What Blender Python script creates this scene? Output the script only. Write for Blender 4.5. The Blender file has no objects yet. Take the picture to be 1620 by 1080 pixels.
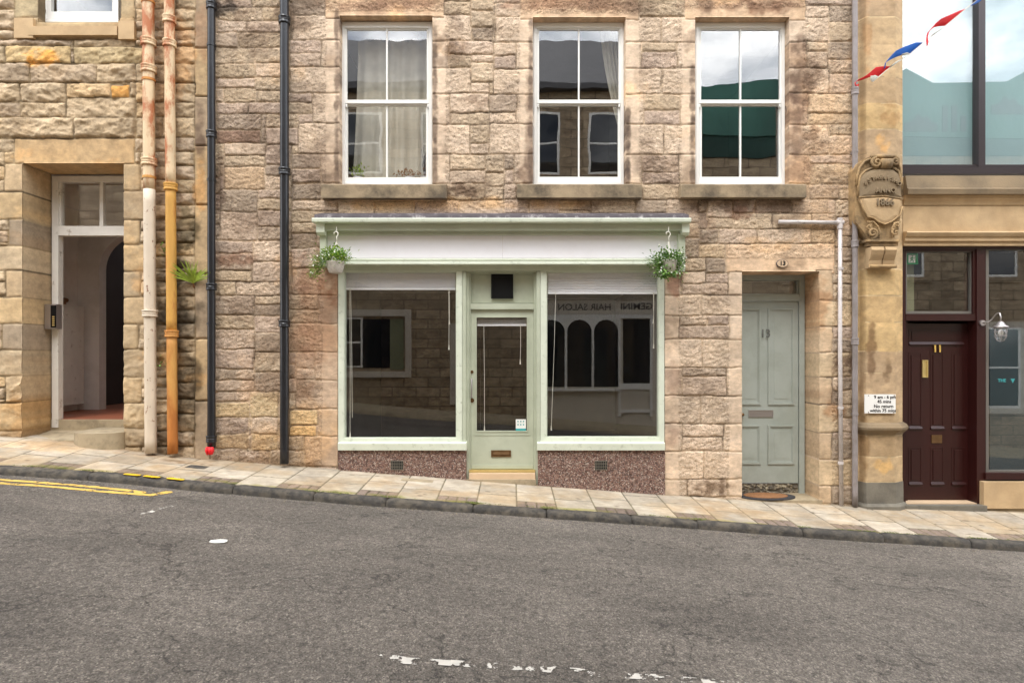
import bpy, bmesh, math, random
import numpy as np
from mathutils import Vector, Matrix
R = math.radians
random.seed(7)
rs = np.random.RandomState(11)
S = bpy.context.scene
COL = S.collection

# ------------------------------------------------------------------ camera, sky, sun, exposure
F_PX, CAM_Y, CAM_Z, HOR = 975.0, -7.5, 1.6, 560.0
cam_d = bpy.data.cameras.new('camera'); cam = bpy.data.objects.new('camera', cam_d); COL.objects.link(cam)
cam.location = (0, CAM_Y, CAM_Z); cam.rotation_euler = (R(90), 0, 0)
cam_d.sensor_width = 36; cam_d.lens = 36 * F_PX / 1620; cam_d.shift_y = 20 / 1620
cam_d.clip_start = 0.05; cam_d.clip_end = 2000
S.camera = cam
S.view_settings.view_transform = 'Standard'; S.view_settings.look = 'None'
S.view_settings.gamma = 1; S.view_settings.exposure = 0.67
SUN_EL, SUN_AZ = 58, 190          # azimuth clockwise from +y: the sun stands behind the camera
w = bpy.data.worlds.new('World'); S.world = w; w.use_nodes = True
nt = w.node_tree; nt.nodes.clear()
sky = nt.nodes.new('ShaderNodeTexSky'); sky.sky_type = 'NISHITA'; sky.sun_disc = False
sky.sun_elevation = R(SUN_EL); sky.sun_rotation = R(SUN_AZ); sky.dust_density = 1.5
tc = nt.nodes.new('ShaderNodeTexCoord'); mp = nt.nodes.new('ShaderNodeMapping')
mp.inputs['Scale'].default_value = (1.6, 1.6, 3.2); mp.inputs['Location'].default_value = (0.35, 0.2, 0.1)
cn = nt.nodes.new('ShaderNodeTexNoise'); cn.inputs['Scale'].default_value = 1.7; cn.inputs['Detail'].default_value = 7; cn.inputs['Roughness'].default_value = .58
cr = nt.nodes.new('ShaderNodeValToRGB'); cr.color_ramp.elements[0].position = .36; cr.color_ramp.elements[1].position = .52
mx = nt.nodes.new('ShaderNodeMix'); mx.data_type = 'RGBA'; mx.inputs['B'].default_value = (25, 25, 25.4, 1)
bg = nt.nodes.new('ShaderNodeBackground'); bg.inputs['Strength'].default_value = .12
wo = nt.nodes.new('ShaderNodeOutputWorld')
nt.links.new(tc.outputs['Generated'], mp.inputs['Vector']); nt.links.new(mp.outputs['Vector'], cn.inputs['Vector'])
nt.links.new(cn.outputs['Fac'], cr.inputs['Fac']); nt.links.new(cr.outputs['Color'], mx.inputs['Factor'])
cn2 = nt.nodes.new('ShaderNodeTexNoise'); cn2.inputs['Scale'].default_value = 4.2; cn2.inputs['Detail'].default_value = 6; nt.links.new(mp.outputs['Vector'], cn2.inputs['Vector'])
cr2 = nt.nodes.new('ShaderNodeValToRGB'); cr2.color_ramp.elements[0].position = .36; cr2.color_ramp.elements[1].position = .64
cr2.color_ramp.elements[0].color = (.32, .35, .40, 1); cr2.color_ramp.elements[1].color = (1, 1, 1, 1); nt.links.new(cn2.outputs['Fac'], cr2.inputs['Fac'])
vs = nt.nodes.new('ShaderNodeVectorMath'); vs.operation = 'SCALE'; vs.inputs['Scale'].default_value = 34; nt.links.new(cr2.outputs['Color'], vs.inputs[0]); nt.links.new(vs.outputs['Vector'], mx.inputs['B'])
nt.links.new(sky.outputs['Color'], mx.inputs['A']); nt.links.new(mx.outputs['Result'], bg.inputs['Color'])
nt.links.new(bg.outputs['Background'], wo.inputs['Surface'])
sd = bpy.data.lights.new('sun', 'SUN'); sun = bpy.data.objects.new('sun', sd); COL.objects.link(sun)
sd.energy = 1.2; sd.angle = R(20); sd.color = (1, .98, .955)
az = R(SUN_AZ); el = R(SUN_EL)
sdir = Vector((math.sin(az) * math.cos(el), math.cos(az) * math.cos(el), math.sin(el)))
sun.rotation_euler = sdir.to_track_quat('Z', 'Y').to_euler(); sun.location = (0, -6, 14)
S.cycles.transparent_max_bounces = 16; S.cycles.max_bounces = 8
S.cycles.use_denoising = True

# ------------------------------------------------------------------ measuring: photo pixels -> metres on a plane at depth y
def PX(px, y=0.0): return (px - 810) * (7.5 + y) / F_PX
def PZ(py, y=0.0): return CAM_Z + (HOR - py) * (7.5 + y) / F_PX
def srgb(r, g, b, k=1.0):
    f = lambda c: ((c / 255 + .055) / 1.055) ** 2.4 if c > 10 else c / 255 / 12.92
    return (f(r) * k, f(g) * k, f(b) * k)

# ------------------------------------------------------------------ materials
def mat(name, base, rough=.6, metal=0.0, vary=.12, vscale=3.0, bump=0.0, bscale=60.0, dirt=None, dscale=2.0, damt=.5, dpos=(.45, .62), spec=.5, stretch=(1, 1, 1), coat=0.0, trans=0.0):
    m = bpy.data.materials.new(name); m.use_nodes = True
    n = m.node_tree.nodes; L = m.node_tree.links
    b = n['Principled BSDF']; b.inputs['Roughness'].default_value = rough; b.inputs['Metallic'].default_value = metal
    b.inputs['Specular IOR Level'].default_value = spec
    if coat: b.inputs['Coat Weight'].default_value = coat
    t = n.new('ShaderNodeTexCoord'); mpn = n.new('ShaderNodeMapping'); mpn.inputs['Scale'].default_value = stretch
    L.new(t.outputs['Object'], mpn.inputs['Vector']); vec = mpn.outputs['Vector']
    nz = n.new('ShaderNodeTexNoise'); nz.inputs['Scale'].default_value = vscale; nz.inputs['Detail'].default_value = 6
    L.new(vec, nz.inputs['Vector'])
    rmp = n.new('ShaderNodeMapRange'); rmp.inputs['From Min'].default_value = .3; rmp.inputs['From Max'].default_value = .7
    rmp.inputs['To Min'].default_value = 1 - vary; rmp.inputs['To Max'].default_value = 1 + vary
    L.new(nz.outputs['Fac'], rmp.inputs['Value'])
    vm = n.new('ShaderNodeVectorMath'); vm.operation = 'MULTIPLY'; vm.inputs[0].default_value = base[:3]
    L.new(rmp.outputs['Result'], vm.inputs[1]); out = vm.outputs['Vector']
    if dirt is not None:
        nd = n.new('ShaderNodeTexNoise'); nd.inputs['Scale'].default_value = dscale; nd.inputs['Detail'].default_value = 8; nd.inputs['Roughness'].default_value = .65
        L.new(vec, nd.inputs['Vector'])
        mr = n.new('ShaderNodeMapRange'); mr.inputs['From Min'].default_value = dpos[0]; mr.inputs['From Max'].default_value = dpos[1]; mr.inputs['To Max'].default_value = damt
        L.new(nd.outputs['Fac'], mr.inputs['Value'])
        mm = n.new('ShaderNodeMix'); mm.data_type = 'RGBA'; mm.inputs['B'].default_value = (*dirt, 1)
        L.new(mr.outputs['Result'], mm.inputs['Factor']); L.new(out, mm.inputs['A']); out = mm.outputs['Result']
    L.new(out, b.inputs['Base Color'])
    if bump:
        nb = n.new('ShaderNodeTexNoise'); nb.inputs['Scale'].default_value = bscale; nb.inputs['Detail'].default_value = 5
        L.new(vec, nb.inputs['Vector'])
        bp = n.new('ShaderNodeBump'); bp.inputs['Strength'].default_value = 1; bp.inputs['Distance'].default_value = bump
        L.new(nb.outputs['Fac'], bp.inputs['Height']); L.new(bp.outputs['Normal'], b.inputs['Normal'])
    return m

def stone_mat(name, grain=.007, gscale=62, squash=(1, 1, 1.8), vary=.25):
    """colour comes from the stones themselves (attribute Col); grain and tooling are bump"""
    m = bpy.data.materials.new(name); m.use_nodes = True
    n = m.node_tree.nodes; L = m.node_tree.links
    b = n['Principled BSDF']; b.inputs['Roughness'].default_value = .9; b.inputs['Specular IOR Level'].default_value = .25
    at = n.new('ShaderNodeAttribute'); at.attribute_name = 'Col'
    tl = n.new('ShaderNodeAttribute'); tl.attribute_name = 'tool'
    t = n.new('ShaderNodeTexCoord'); mpn = n.new('ShaderNodeMapping'); mpn.inputs['Scale'].default_value = squash
    L.new(t.outputs['Object'], mpn.inputs['Vector']); vec = mpn.outputs['Vector']
    nz = n.new('ShaderNodeTexNoise'); nz.inputs['Scale'].default_value = 14; nz.inputs['Detail'].default_value = 9; nz.inputs['Roughness'].default_value = .7
    L.new(vec, nz.inputs['Vector'])
    rmp = n.new('ShaderNodeMapRange'); rmp.inputs['From Min'].default_value = .3; rmp.inputs['From Max'].default_value = .7
    rmp.inputs['To Min'].default_value = 1 - vary; rmp.inputs['To Max'].default_value = 1 + vary
    L.new(nz.outputs['Fac'], rmp.inputs['Value'])
    vm = n.new('ShaderNodeVectorMath'); vm.operation = 'MULTIPLY'
    L.new(at.outputs['Color'], vm.inputs[0]); L.new(rmp.outputs['Result'], vm.inputs[1])
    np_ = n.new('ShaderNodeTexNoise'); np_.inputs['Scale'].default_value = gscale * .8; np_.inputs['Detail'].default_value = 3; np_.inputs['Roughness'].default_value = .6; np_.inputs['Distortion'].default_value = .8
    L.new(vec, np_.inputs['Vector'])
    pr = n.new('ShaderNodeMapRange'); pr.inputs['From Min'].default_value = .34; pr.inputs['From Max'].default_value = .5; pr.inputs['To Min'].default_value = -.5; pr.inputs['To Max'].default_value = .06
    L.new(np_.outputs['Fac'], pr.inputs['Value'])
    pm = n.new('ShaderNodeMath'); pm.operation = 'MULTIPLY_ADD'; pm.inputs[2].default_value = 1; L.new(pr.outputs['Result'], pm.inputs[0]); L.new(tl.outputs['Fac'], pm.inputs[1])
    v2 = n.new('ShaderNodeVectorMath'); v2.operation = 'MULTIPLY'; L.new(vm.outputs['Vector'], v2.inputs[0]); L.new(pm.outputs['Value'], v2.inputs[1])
    L.new(v2.outputs['Vector'], b.inputs['Base Color'])
    nb = n.new('ShaderNodeTexNoise'); nb.inputs['Scale'].default_value = gscale; nb.inputs['Detail'].default_value = 7; nb.inputs['Roughness'].default_value = .65; nb.inputs['Distortion'].default_value = .6
    L.new(vec, nb.inputs['Vector'])
    md = n.new('ShaderNodeMath'); md.operation = 'MULTIPLY_ADD'; md.inputs[1].default_value = grain; md.inputs[2].default_value = grain * .25
    L.new(tl.outputs['Fac'], md.inputs[0])
    bp = n.new('ShaderNodeBump'); L.new(md.outputs['Value'], bp.inputs['Distance']); L.new(nb.outputs['Fac'], bp.inputs['Height'])
    L.new(bp.outputs['Normal'], b.inputs['Normal'])
    return m

def glass_mat(name, refl=.1, tint=(.985, .99, .987), wob=.0006, wscale=2.2, rough=.0, reflcol=(1, 1, 1)):
    m = bpy.data.materials.new(name); m.use_nodes = True
    n = m.node_tree.nodes; L = m.node_tree.links; n.clear()
    o = n.new('ShaderNodeOutputMaterial'); mixn = n.new('ShaderNodeMixShader')
    tr = n.new('ShaderNodeBsdfTransparent'); tr.inputs['Color'].default_value = (*tint, 1)
    gl = n.new('ShaderNodeBsdfGlossy'); gl.inputs['Roughness'].default_value = rough; gl.inputs['Color'].default_value = (*reflcol, 1)
    fr = n.new('ShaderNodeLayerWeight'); fr.inputs['Blend'].default_value = .5
    pw = n.new('ShaderNodeMath'); pw.operation = 'POWER'; pw.inputs[1].default_value = 5; L.new(fr.outputs['Facing'], pw.inputs[0])
    ad = n.new('ShaderNodeMath'); ad.operation = 'MULTIPLY_ADD'; ad.use_clamp = True; ad.inputs[1].default_value = 1 - refl; ad.inputs[2].default_value = refl
    L.new(pw.outputs['Value'], ad.inputs[0]); L.new(ad.outputs['Value'], mixn.inputs['Fac'])
    L.new(tr.outputs['BSDF'], mixn.inputs[1]); L.new(gl.outputs['BSDF'], mixn.inputs[2]); L.new(mixn.outputs['Shader'], o.inputs['Surface'])
    if wob:
        t = n.new('ShaderNodeTexCoord'); nb = n.new('ShaderNodeTexNoise'); nb.inputs['Scale'].default_value = wscale; nb.inputs['Detail'].default_value = 1
        bp = n.new('ShaderNodeBump'); bp.inputs['Distance'].default_value = wob
        L.new(t.outputs['Object'], nb.inputs['Vector']); L.new(nb.outputs['Fac'], bp.inputs['Height'])
        L.new(bp.outputs['Normal'], gl.inputs['Normal'])
    return m

M = {}
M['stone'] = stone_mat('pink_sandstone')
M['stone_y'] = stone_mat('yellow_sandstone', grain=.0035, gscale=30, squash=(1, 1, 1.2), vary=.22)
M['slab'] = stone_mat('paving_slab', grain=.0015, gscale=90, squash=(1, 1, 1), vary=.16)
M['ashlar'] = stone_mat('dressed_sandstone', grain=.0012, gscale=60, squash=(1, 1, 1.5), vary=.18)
M['sill'] = mat('weathered_sill_stone', srgb(150, 132, 105), .9, vary=.2, vscale=6, bump=.003, bscale=50, dirt=srgb(62, 55, 46), dscale=3.5, damt=.8, dpos=(.42, .66))
M['carved'] = mat('carved_sandstone', srgb(172, 142, 100), .9, vary=.18, vscale=7, bump=.003, bscale=60, dirt=srgb(88, 74, 56), dscale=5, damt=.75, dpos=(.4, .62))
M['buff'] = mat('buff_sandstone', srgb(188, 160, 122), .88, vary=.12, vscale=5, bump=.002, bscale=60, dirt=srgb(150, 122, 86), dscale=2.2, damt=.55, dpos=(.42, .68))
M['buff_grey'] = mat('grey_weathered_sandstone', srgb(140, 120, 92), .88, vary=.15, vscale=6, bump=.002, bscale=60, dirt=srgb(84, 73, 58), dscale=3, damt=.7, dpos=(.4, .66))
M['plinth_grey'] = mat('grey_painted_plinth', srgb(112, 106, 94), .85, vary=.15, vscale=5, bump=.003, bscale=50, dirt=srgb(84, 79, 70), dscale=4, damt=.6)
M['white'] = mat('white_gloss_paint', srgb(232, 230, 224), .35, vary=.03, vscale=5, bump=.0004, bscale=30)
M['white_old'] = mat('old_white_paint', srgb(222, 217, 208), .5, vary=.05, vscale=8, bump=.001, bscale=60, dirt=srgb(140, 120, 96), dscale=9, damt=.7, dpos=(.6, .7))
M['sage'] = mat('sage_green_paint', srgb(178, 183, 162), .42, vary=.05, vscale=3, bump=.0006, bscale=40, dirt=srgb(156, 160, 140), dscale=4, damt=.4)
M['sage_light'] = mat('pale_sage_paint', srgb(205, 210, 192), .45, vary=.06, vscale=5, bump=.001, bscale=30, dirt=srgb(140, 146, 122), dscale=14, damt=.5, dpos=(.56, .7))
M['grey_green'] = mat('grey_green_door_paint', srgb(160, 166, 158), .38, vary=.04, vscale=2.5, bump=.0006, bscale=35, dirt=srgb(136, 142, 130), dscale=3, damt=.4)
M['sign_white'] = mat('blank_white_sign_board', srgb(240, 238, 241), .4, vary=.025, vscale=2, bump=.0003, bscale=12, dirt=srgb(226, 222, 224), dscale=2, damt=.4)
M['lead'] = mat('lead_flashing', srgb(74, 67, 70), .7, metal=.0, vary=.3, vscale=9, bump=.004, bscale=26, dirt=srgb(170, 164, 162), dscale=9, damt=.75, dpos=(.56, .68))
M['black_iron'] = mat('black_painted_iron', srgb(28, 29, 33), .3, vary=.2, vscale=6, bump=.001, bscale=40, dirt=srgb(84, 82, 80), dscale=28, damt=.6, dpos=(.64, .72), spec=.5)
M['rust_white'] = mat('peeling_cream_paint_on_iron', srgb(216, 190, 152), .6, vary=.12, vscale=6, bump=.002, bscale=40, dirt=srgb(168, 92, 44), dscale=6.5, damt=.92, dpos=(.46, .58), stretch=(1, 1, .4))
M['rust_pale'] = mat('cream_paint_with_rust_flecks', srgb(206, 190, 168), .6, vary=.08, vscale=6, bump=.002, bscale=40, dirt=srgb(122, 74, 44), dscale=16, damt=.85, dpos=(.6, .66), stretch=(1, 1, .6))
M['rust'] = mat('ochre_rusted_iron', srgb(176, 108, 44), .7, vary=.25, vscale=8, bump=.002, bscale=50, dirt=srgb(205, 158, 84), dscale=4, damt=.75, dpos=(.44, .66), stretch=(1, 1, .3))
M['rust_ochre'] = mat('ochre_paint_on_iron', srgb(200, 150, 70), .65, vary=.15, vscale=8, bump=.002, bscale=50, dirt=srgb(156, 92, 40), dscale=8, damt=.7, dpos=(.52, .66), stretch=(1, 1, .3))
M['grey_pipe'] = mat('grey_painted_pipe', srgb(138, 130, 128), .45, vary=.08, vscale=5, bump=.0006, bscale=40, dirt=srgb(110, 100, 92), dscale=6, damt=.5)
M['pale_pipe'] = mat('off_white_plastic_pipe', srgb(196, 188, 184), .5, vary=.08, vscale=8, bump=.001, bscale=50, dirt=srgb(120, 112, 106), dscale=18, damt=.7, dpos=(.56, .66))
M['maroon'] = mat('dark_maroon_gloss_paint', srgb(46, 15, 13), .36, vary=.12, vscale=4, bump=.0008, bscale=30, dirt=srgb(104, 78, 74), dscale=16, damt=.55, dpos=(.69, .74), stretch=(1, 1, .25))
M['anthracite'] = mat('dark_bronze_frame', srgb(58, 50, 52), .35, metal=.3, vary=.08)
M['steel_edge'] = mat('grey_aluminium_edge', srgb(122, 118, 112), .4, metal=.4, vary=.06)
M['brass'] = mat('polished_brass', srgb(222, 200, 136), .35, metal=.7, vary=.1, vscale=8)
M['brass_dull'] = mat('tarnished_bronze', srgb(120, 92, 62), .45, metal=.7, vary=.15, vscale=12)
M['steel'] = mat('brushed_steel', srgb(176, 170, 168), .35, metal=.85, vary=.05)
M['black'] = mat('matt_black_plastic', srgb(14, 13, 13), .6, vary=.1, spec=.2)
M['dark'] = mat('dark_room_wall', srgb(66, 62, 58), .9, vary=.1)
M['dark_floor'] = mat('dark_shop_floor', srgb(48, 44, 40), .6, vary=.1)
M['plaster'] = mat('white_wall_plaster', srgb(228, 220, 214), .85, vary=.05, vscale=2, bump=.001, bscale=20, dirt=srgb(206, 196, 186), dscale=3, damt=.5)
M['stair_dark'] = mat('dark_stair_carpet', srgb(62, 50, 48), .9, vary=.2)
M['tile'] = mat('red_clay_floor_tile', srgb(150, 88, 62), .55, vary=.2, vscale=5, bump=.001, bscale=20)
M['pebble'] = None
M['step_stone'] = mat('worn_step_stone', srgb(168, 152, 124), .9, vary=.14, vscale=5, bump=.004, bscale=30, dirt=srgb(104, 92, 72), dscale=5, damt=.6)
M['step_peach'] = mat('peach_painted_step', srgb(200, 172, 140), .8, vary=.08, vscale=6, bump=.002, bscale=40)
M['mat_coir'] = mat('brown_coir', srgb(140, 98, 62), .95, vary=.2, vscale=30, bump=.006, bscale=160)
M['mat_black'] = mat('black_ribbed_rubber', srgb(52, 50, 52), .8, vary=.2, vscale=20, bump=.004, bscale=120)
M['wicker'] = mat('grey_white_woven_pot', srgb(196, 188, 178), .7, vary=.15, vscale=40, bump=.004, bscale=90)
M['leaf'] = mat('bright_green_leaf', srgb(112, 150, 62), .5, vary=.5, vscale=22)
M['leaf_dark'] = mat('deep_green_leaf', srgb(78, 114, 48), .5, vary=.4, vscale=22)
M['leaf_lime'] = mat('lime_green_leaf', srgb(150, 172, 62), .5, vary=.4, vscale=18)
M['moss'] = mat('kerb_moss', srgb(92, 104, 34), .95, vary=.4, vscale=30, bump=.004, bscale=120)
M['petal'] = mat('white_petal', srgb(238, 236, 226), .6, vary=.04)
M['red'] = mat('red_cloth', srgb(228, 26, 36), .6, vary=.06)
M['blue'] = mat('blue_cloth', srgb(10, 98, 196), .6, vary=.06)
M['cord'] = mat('white_cord', srgb(226, 220, 208), .7, vary=.03)
M['yellow'] = mat('worn_yellow_road_paint', srgb(206, 170, 84), .8, vary=.12, vscale=14, bump=.002, bscale=120)
M['yellow_b'] = mat('bright_yellow_paint', srgb(222, 176, 20), .7, vary=.1, vscale=14, bump=.001, bscale=80)
M['white_road'] = mat('worn_white_road_paint', srgb(188, 182, 172), .8, vary=.1, vscale=20, bump=.002, bscale=140)
M['blind'] = mat('white_blind_slat', srgb(244, 243, 246), .5, vary=.03)
M['curtain'] = mat('sheer_linen_curtain', srgb(192, 186, 172), .9, vary=.08, vscale=8)
M['slate'] = mat('roof_slate', srgb(84, 82, 84), .7, vary=.25, vscale=9, bump=.006, bscale=12, stretch=(.6, .6, 3))
M['opp_stone'] = mat('opposite_stone', srgb(176, 158, 132), .9, vary=.2, vscale=3, bump=.01, bscale=9, dirt=srgb(120, 100, 78), dscale=5, damt=.6, stretch=(1, 1, 2.2))
_m = M['opp_stone']; _n = _m.node_tree; _b = _n.nodes['Principled BSDF']; _src = _b.inputs['Base Color'].links[0].from_socket
_t = _n.nodes.new('ShaderNodeTexCoord'); _mp = _n.nodes.new('ShaderNodeMapping'); _mp.inputs['Rotation'].default_value = (R(90), 0, 0); _n.links.new(_t.outputs['Object'], _mp.inputs['Vector'])
_br = _n.nodes.new('ShaderNodeTexBrick'); _br.inputs['Scale'].default_value = 1; _br.inputs['Brick Width'].default_value = .62; _br.inputs['Row Height'].default_value = .25; _br.inputs['Mortar Size'].default_value = .014
_br.inputs['Color1'].default_value = (.72, .7, .68, 1); _br.inputs['Color2'].default_value = (1.1, 1.08, 1.05, 1); _br.inputs['Mortar'].default_value = (.45, .42, .4, 1); _n.links.new(_mp.outputs['Vector'], _br.inputs['Vector'])
_v = _n.nodes.new('ShaderNodeVectorMath'); _v.operation = 'MULTIPLY'; _n.links.new(_src, _v.inputs[0]); _n.links.new(_br.outputs['Color'], _v.inputs[1]); _n.links.new(_v.outputs['Vector'], _b.inputs['Base Color'])
M['opp_cream'] = mat('opposite_cream_render', srgb(204, 194, 178), .85, vary=.06)
M['netting'] = mat('green_debris_netting', srgb(70, 115, 103), .8, vary=.35, vscale=1.1, bump=.12, bscale=1.3, stretch=(1, 1, .35))
M['grey_ground'] = mat('distant_ground', srgb(110, 106, 98), .9)
M['orange'] = mat('orange_teal', srgb(60, 160, 160), .6)
M['green_sign'] = mat('green_sign_face', srgb(20, 140, 78), .4, vary=.03)
M['text_black'] = mat('black_lettering', srgb(26, 25, 26), .5, vary=.02)
M['kerbstone'] = mat('dark_whinstone', srgb(64, 60, 55), .9, vary=.3, vscale=14, bump=.009, bscale=34, dirt=srgb(104, 95, 80), dscale=7, damt=.55)
M['number_grey'] = mat('grey_numerals', srgb(96, 96, 92), .5, vary=.03)
M['glass'] = glass_mat('old_window_glass', .1, wob=.0011, wscale=2.6)
M['glass_shop'] = glass_mat('shop_plate_glass', .07, wob=.0003, wscale=1.2)
M['glass_film'] = glass_mat('pale_coated_glass', .11, tint=(.93, .96, .955), wob=.0003, wscale=.8, rough=.006)
M['glass_clear'] = glass_mat('clear_lamp_glass', .12, wob=0)
M['blind_film'] = mat('frosted_pane_backing', srgb(172, 186, 190), .7, vary=.02)

def pebble_mat():
    m = bpy.data.materials.new('pebble_dash'); m.use_nodes = True
    n = m.node_tree.nodes; L = m.node_tree.links; b = n['Principled BSDF']; b.inputs['Roughness'].default_value = .75
    t = n.new('ShaderNodeTexCoord')
    v = n.new('ShaderNodeTexVoronoi'); v.inputs['Scale'].default_value = 75
    L.new(t.outputs['Object'], v.inputs['Vector'])
    r = n.new('ShaderNodeValToRGB'); e = r.color_ramp.elements
    e[0].position = 0; e[0].color = (*srgb(96, 66, 56), 1); e[1].position = 1; e[1].color = (*srgb(206, 186, 170), 1)
    for p, c in ((.3, (134, 98, 84)), (.55, (164, 130, 112)), (.8, (140, 116, 106))):
        k = e.new(p); k.color = (*srgb(*c), 1)
    sp = n.new('ShaderNodeSeparateColor'); L.new(v.outputs['Color'], sp.inputs['Color']); L.new(sp.outputs['Red'], r.inputs['Fac'])
    d = n.new('ShaderNodeMapRange'); d.inputs['From Min'].default_value = .3; d.inputs['From Max'].default_value = .75; d.inputs['To Min'].default_value = 1; d.inputs['To Max'].default_value = .35
    L.new(v.outputs['Distance'], d.inputs['Value'])
    vm = n.new('ShaderNodeVectorMath'); vm.operation = 'MULTIPLY'; L.new(r.outputs['Color'], vm.inputs[0]); L.new(d.outputs['Result'], vm.inputs[1])
    L.new(vm.outputs['Vector'], b.inputs['Base Color'])
    bp = n.new('ShaderNodeBump'); bp.invert = True; bp.inputs['Distance'].default_value = .012; L.new(v.outputs['Distance'], bp.inputs['Height']); L.new(bp.outputs['Normal'], b.inputs['Normal'])
    return m
M['pebble'] = pebble_mat()

def asphalt_mat():
    m = bpy.data.materials.new('worn_asphalt'); m.use_nodes = True
    n = m.node_tree.nodes; L = m.node_tree.links; b = n['Principled BSDF']; b.inputs['Roughness'].default_value = .85
    b.inputs['Specular IOR Level'].default_value = .4
    t = n.new('ShaderNodeTexCoord')
    v = n.new('ShaderNodeTexVoronoi'); v.inputs['Scale'].default_value = 120; L.new(t.outputs['Object'], v.inputs['Vector'])
    sp = n.new('ShaderNodeSeparateColor'); L.new(v.outputs['Color'], sp.inputs['Color'])
    r = n.new('ShaderNodeValToRGB'); e = r.color_ramp.elements
    e[0].position = 0; e[0].color = (*srgb(98, 91, 84), 1); e[1].position = 1; e[1].color = (*srgb(172, 161, 148), 1)
    for p, c in ((.5, (123, 115, 106)), (.9, (142, 133, 122))):
        k = e.new(p); k.color = (*srgb(*c), 1)
    L.new(sp.outputs['Green'], r.inputs['Fac'])
    nz = n.new('ShaderNodeTexNoise'); nz.inputs['Scale'].default_value = .9; nz.inputs['Detail'].default_value = 6; nz.inputs['Roughness'].default_value = .6
    mp2 = n.new('ShaderNodeMapping'); mp2.inputs['Scale'].default_value = (.5, 1.6, 1); L.new(t.outputs['Object'], mp2.inputs['Vector']); L.new(mp2.outputs['Vector'], nz.inputs['Vector'])
    d = n.new('ShaderNodeMapRange'); d.inputs['From Min'].default_value = .3; d.inputs['From Max'].default_value = .7; d.inputs['To Min'].default_value = .72; d.inputs['To Max'].default_value = 1.25
    L.new(nz.outputs['Fac'], d.inputs['Value'])
    n2 = n.new('ShaderNodeTexNoise'); n2.inputs['Scale'].default_value = 26; n2.inputs['Detail'].default_value = 4; n2.inputs['Roughness'].default_value = .7; L.new(t.outputs['Object'], n2.inputs['Vector'])
    d2 = n.new('ShaderNodeMapRange'); d2.inputs['From Min'].default_value = .3; d2.inputs['From Max'].default_value = .7; d2.inputs['To Min'].default_value = .68; d2.inputs['To Max'].default_value = 1.45
    L.new(n2.outputs['Fac'], d2.inputs['Value'])
    m1 = n.new('ShaderNodeMath'); m1.operation = 'MULTIPLY'; L.new(d.outputs['Result'], m1.inputs[0]); L.new(d2.outputs['Result'], m1.inputs[1])
    # worn hollows between the stones
    n3 = n.new('ShaderNodeTexNoise'); n3.inputs['Scale'].default_value = 9; n3.inputs['Detail'].default_value = 7; n3.inputs['Roughness'].default_value = .72; n3.inputs['Distortion'].default_value = .5; L.new(t.outputs['Object'], n3.inputs['Vector'])
    d3 = n.new('ShaderNodeMapRange'); d3.inputs['From Min'].default_value = .37; d3.inputs['From Max'].default_value = .46; d3.inputs['To Min'].default_value = .74; d3.inputs['To Max'].default_value = 1.0; L.new(n3.outputs['Fac'], d3.inputs['Value'])
    n4 = n.new('ShaderNodeTexNoise'); n4.inputs['Scale'].default_value = .55; n4.inputs['Detail'].default_value = 3; L.new(t.outputs['Object'], n4.inputs['Vector'])
    d4 = n.new('ShaderNodeMapRange'); d4.inputs['From Min'].default_value = .42; d4.inputs['From Max'].default_value = .62; d4.inputs['To Min'].default_value = .9; d4.inputs['To Max'].default_value = 1.12; L.new(n4.outputs['Fac'], d4.inputs['Value'])
    m34 = n.new('ShaderNodeMath'); m34.operation = 'MULTIPLY'; L.new(d3.outputs['Result'], m34.inputs[0]); L.new(d4.outputs['Result'], m34.inputs[1])
    m35 = n.new('ShaderNodeMath'); m35.operation = 'MULTIPLY'; L.new(m1.outputs['Value'], m35.inputs[0]); L.new(m34.outputs['Value'], m35.inputs[1]); m1 = m35
    # hairline cracks
    vc = n.new('ShaderNodeTexVoronoi'); vc.feature = 'DISTANCE_TO_EDGE'; vc.inputs['Scale'].default_value = .55
    nw = n.new('ShaderNodeTexNoise'); nw.inputs['Scale'].default_value = 3; nw.inputs['Detail'].default_value = 5; L.new(t.outputs['Object'], nw.inputs['Vector'])
    va = n.new('ShaderNodeVectorMath'); va.operation = 'ADD'; L.new(t.outputs['Object'], va.inputs[0]); L.new(nw.outputs['Color'], va.inputs[1]); L.new(va.outputs['Vector'], vc.inputs['Vector'])
    c2 = n.new('ShaderNodeMapRange'); c2.inputs['From Min'].default_value = .002; c2.inputs['From Max'].default_value = .010; c2.inputs['To Min'].default_value = .55; c2.inputs['To Max'].default_value = 1
    L.new(vc.outputs['Distance'], c2.inputs['Value'])
    m2 = n.new('ShaderNodeMath'); m2.operation = 'MULTIPLY'; L.new(m1.outputs['Value'], m2.inputs[0]); L.new(c2.outputs['Result'], m2.inputs[1])
    vm = n.new('ShaderNodeVectorMath'); vm.operation = 'MULTIPLY'; L.new(r.outputs['Color'], vm.inputs[0]); L.new(m2.outputs['Value'], vm.inputs[1])
    L.new(vm.outputs['Vector'], b.inputs['Base Color'])
    ms = n.new('ShaderNodeMath'); ms.operation = 'MULTIPLY_ADD'; ms.inputs[1].default_value = 1.6; L.new(n2.outputs['Fac'], ms.inputs[0])
    iv = n.new('ShaderNodeMath'); iv.operation = 'SUBTRACT'; iv.inputs[0].default_value = 1; L.new(v.outputs['Distance'], iv.inputs[1]); L.new(iv.outputs['Value'], ms.inputs[2])
    bp = n.new('ShaderNodeBump'); bp.inputs['Distance'].default_value = .02; L.new(ms.outputs['Value'], bp.inputs['Height']); L.new(bp.outputs['Normal'], b.inputs['Normal'])
    return m
M['asphalt'] = asphalt_mat()

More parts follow.
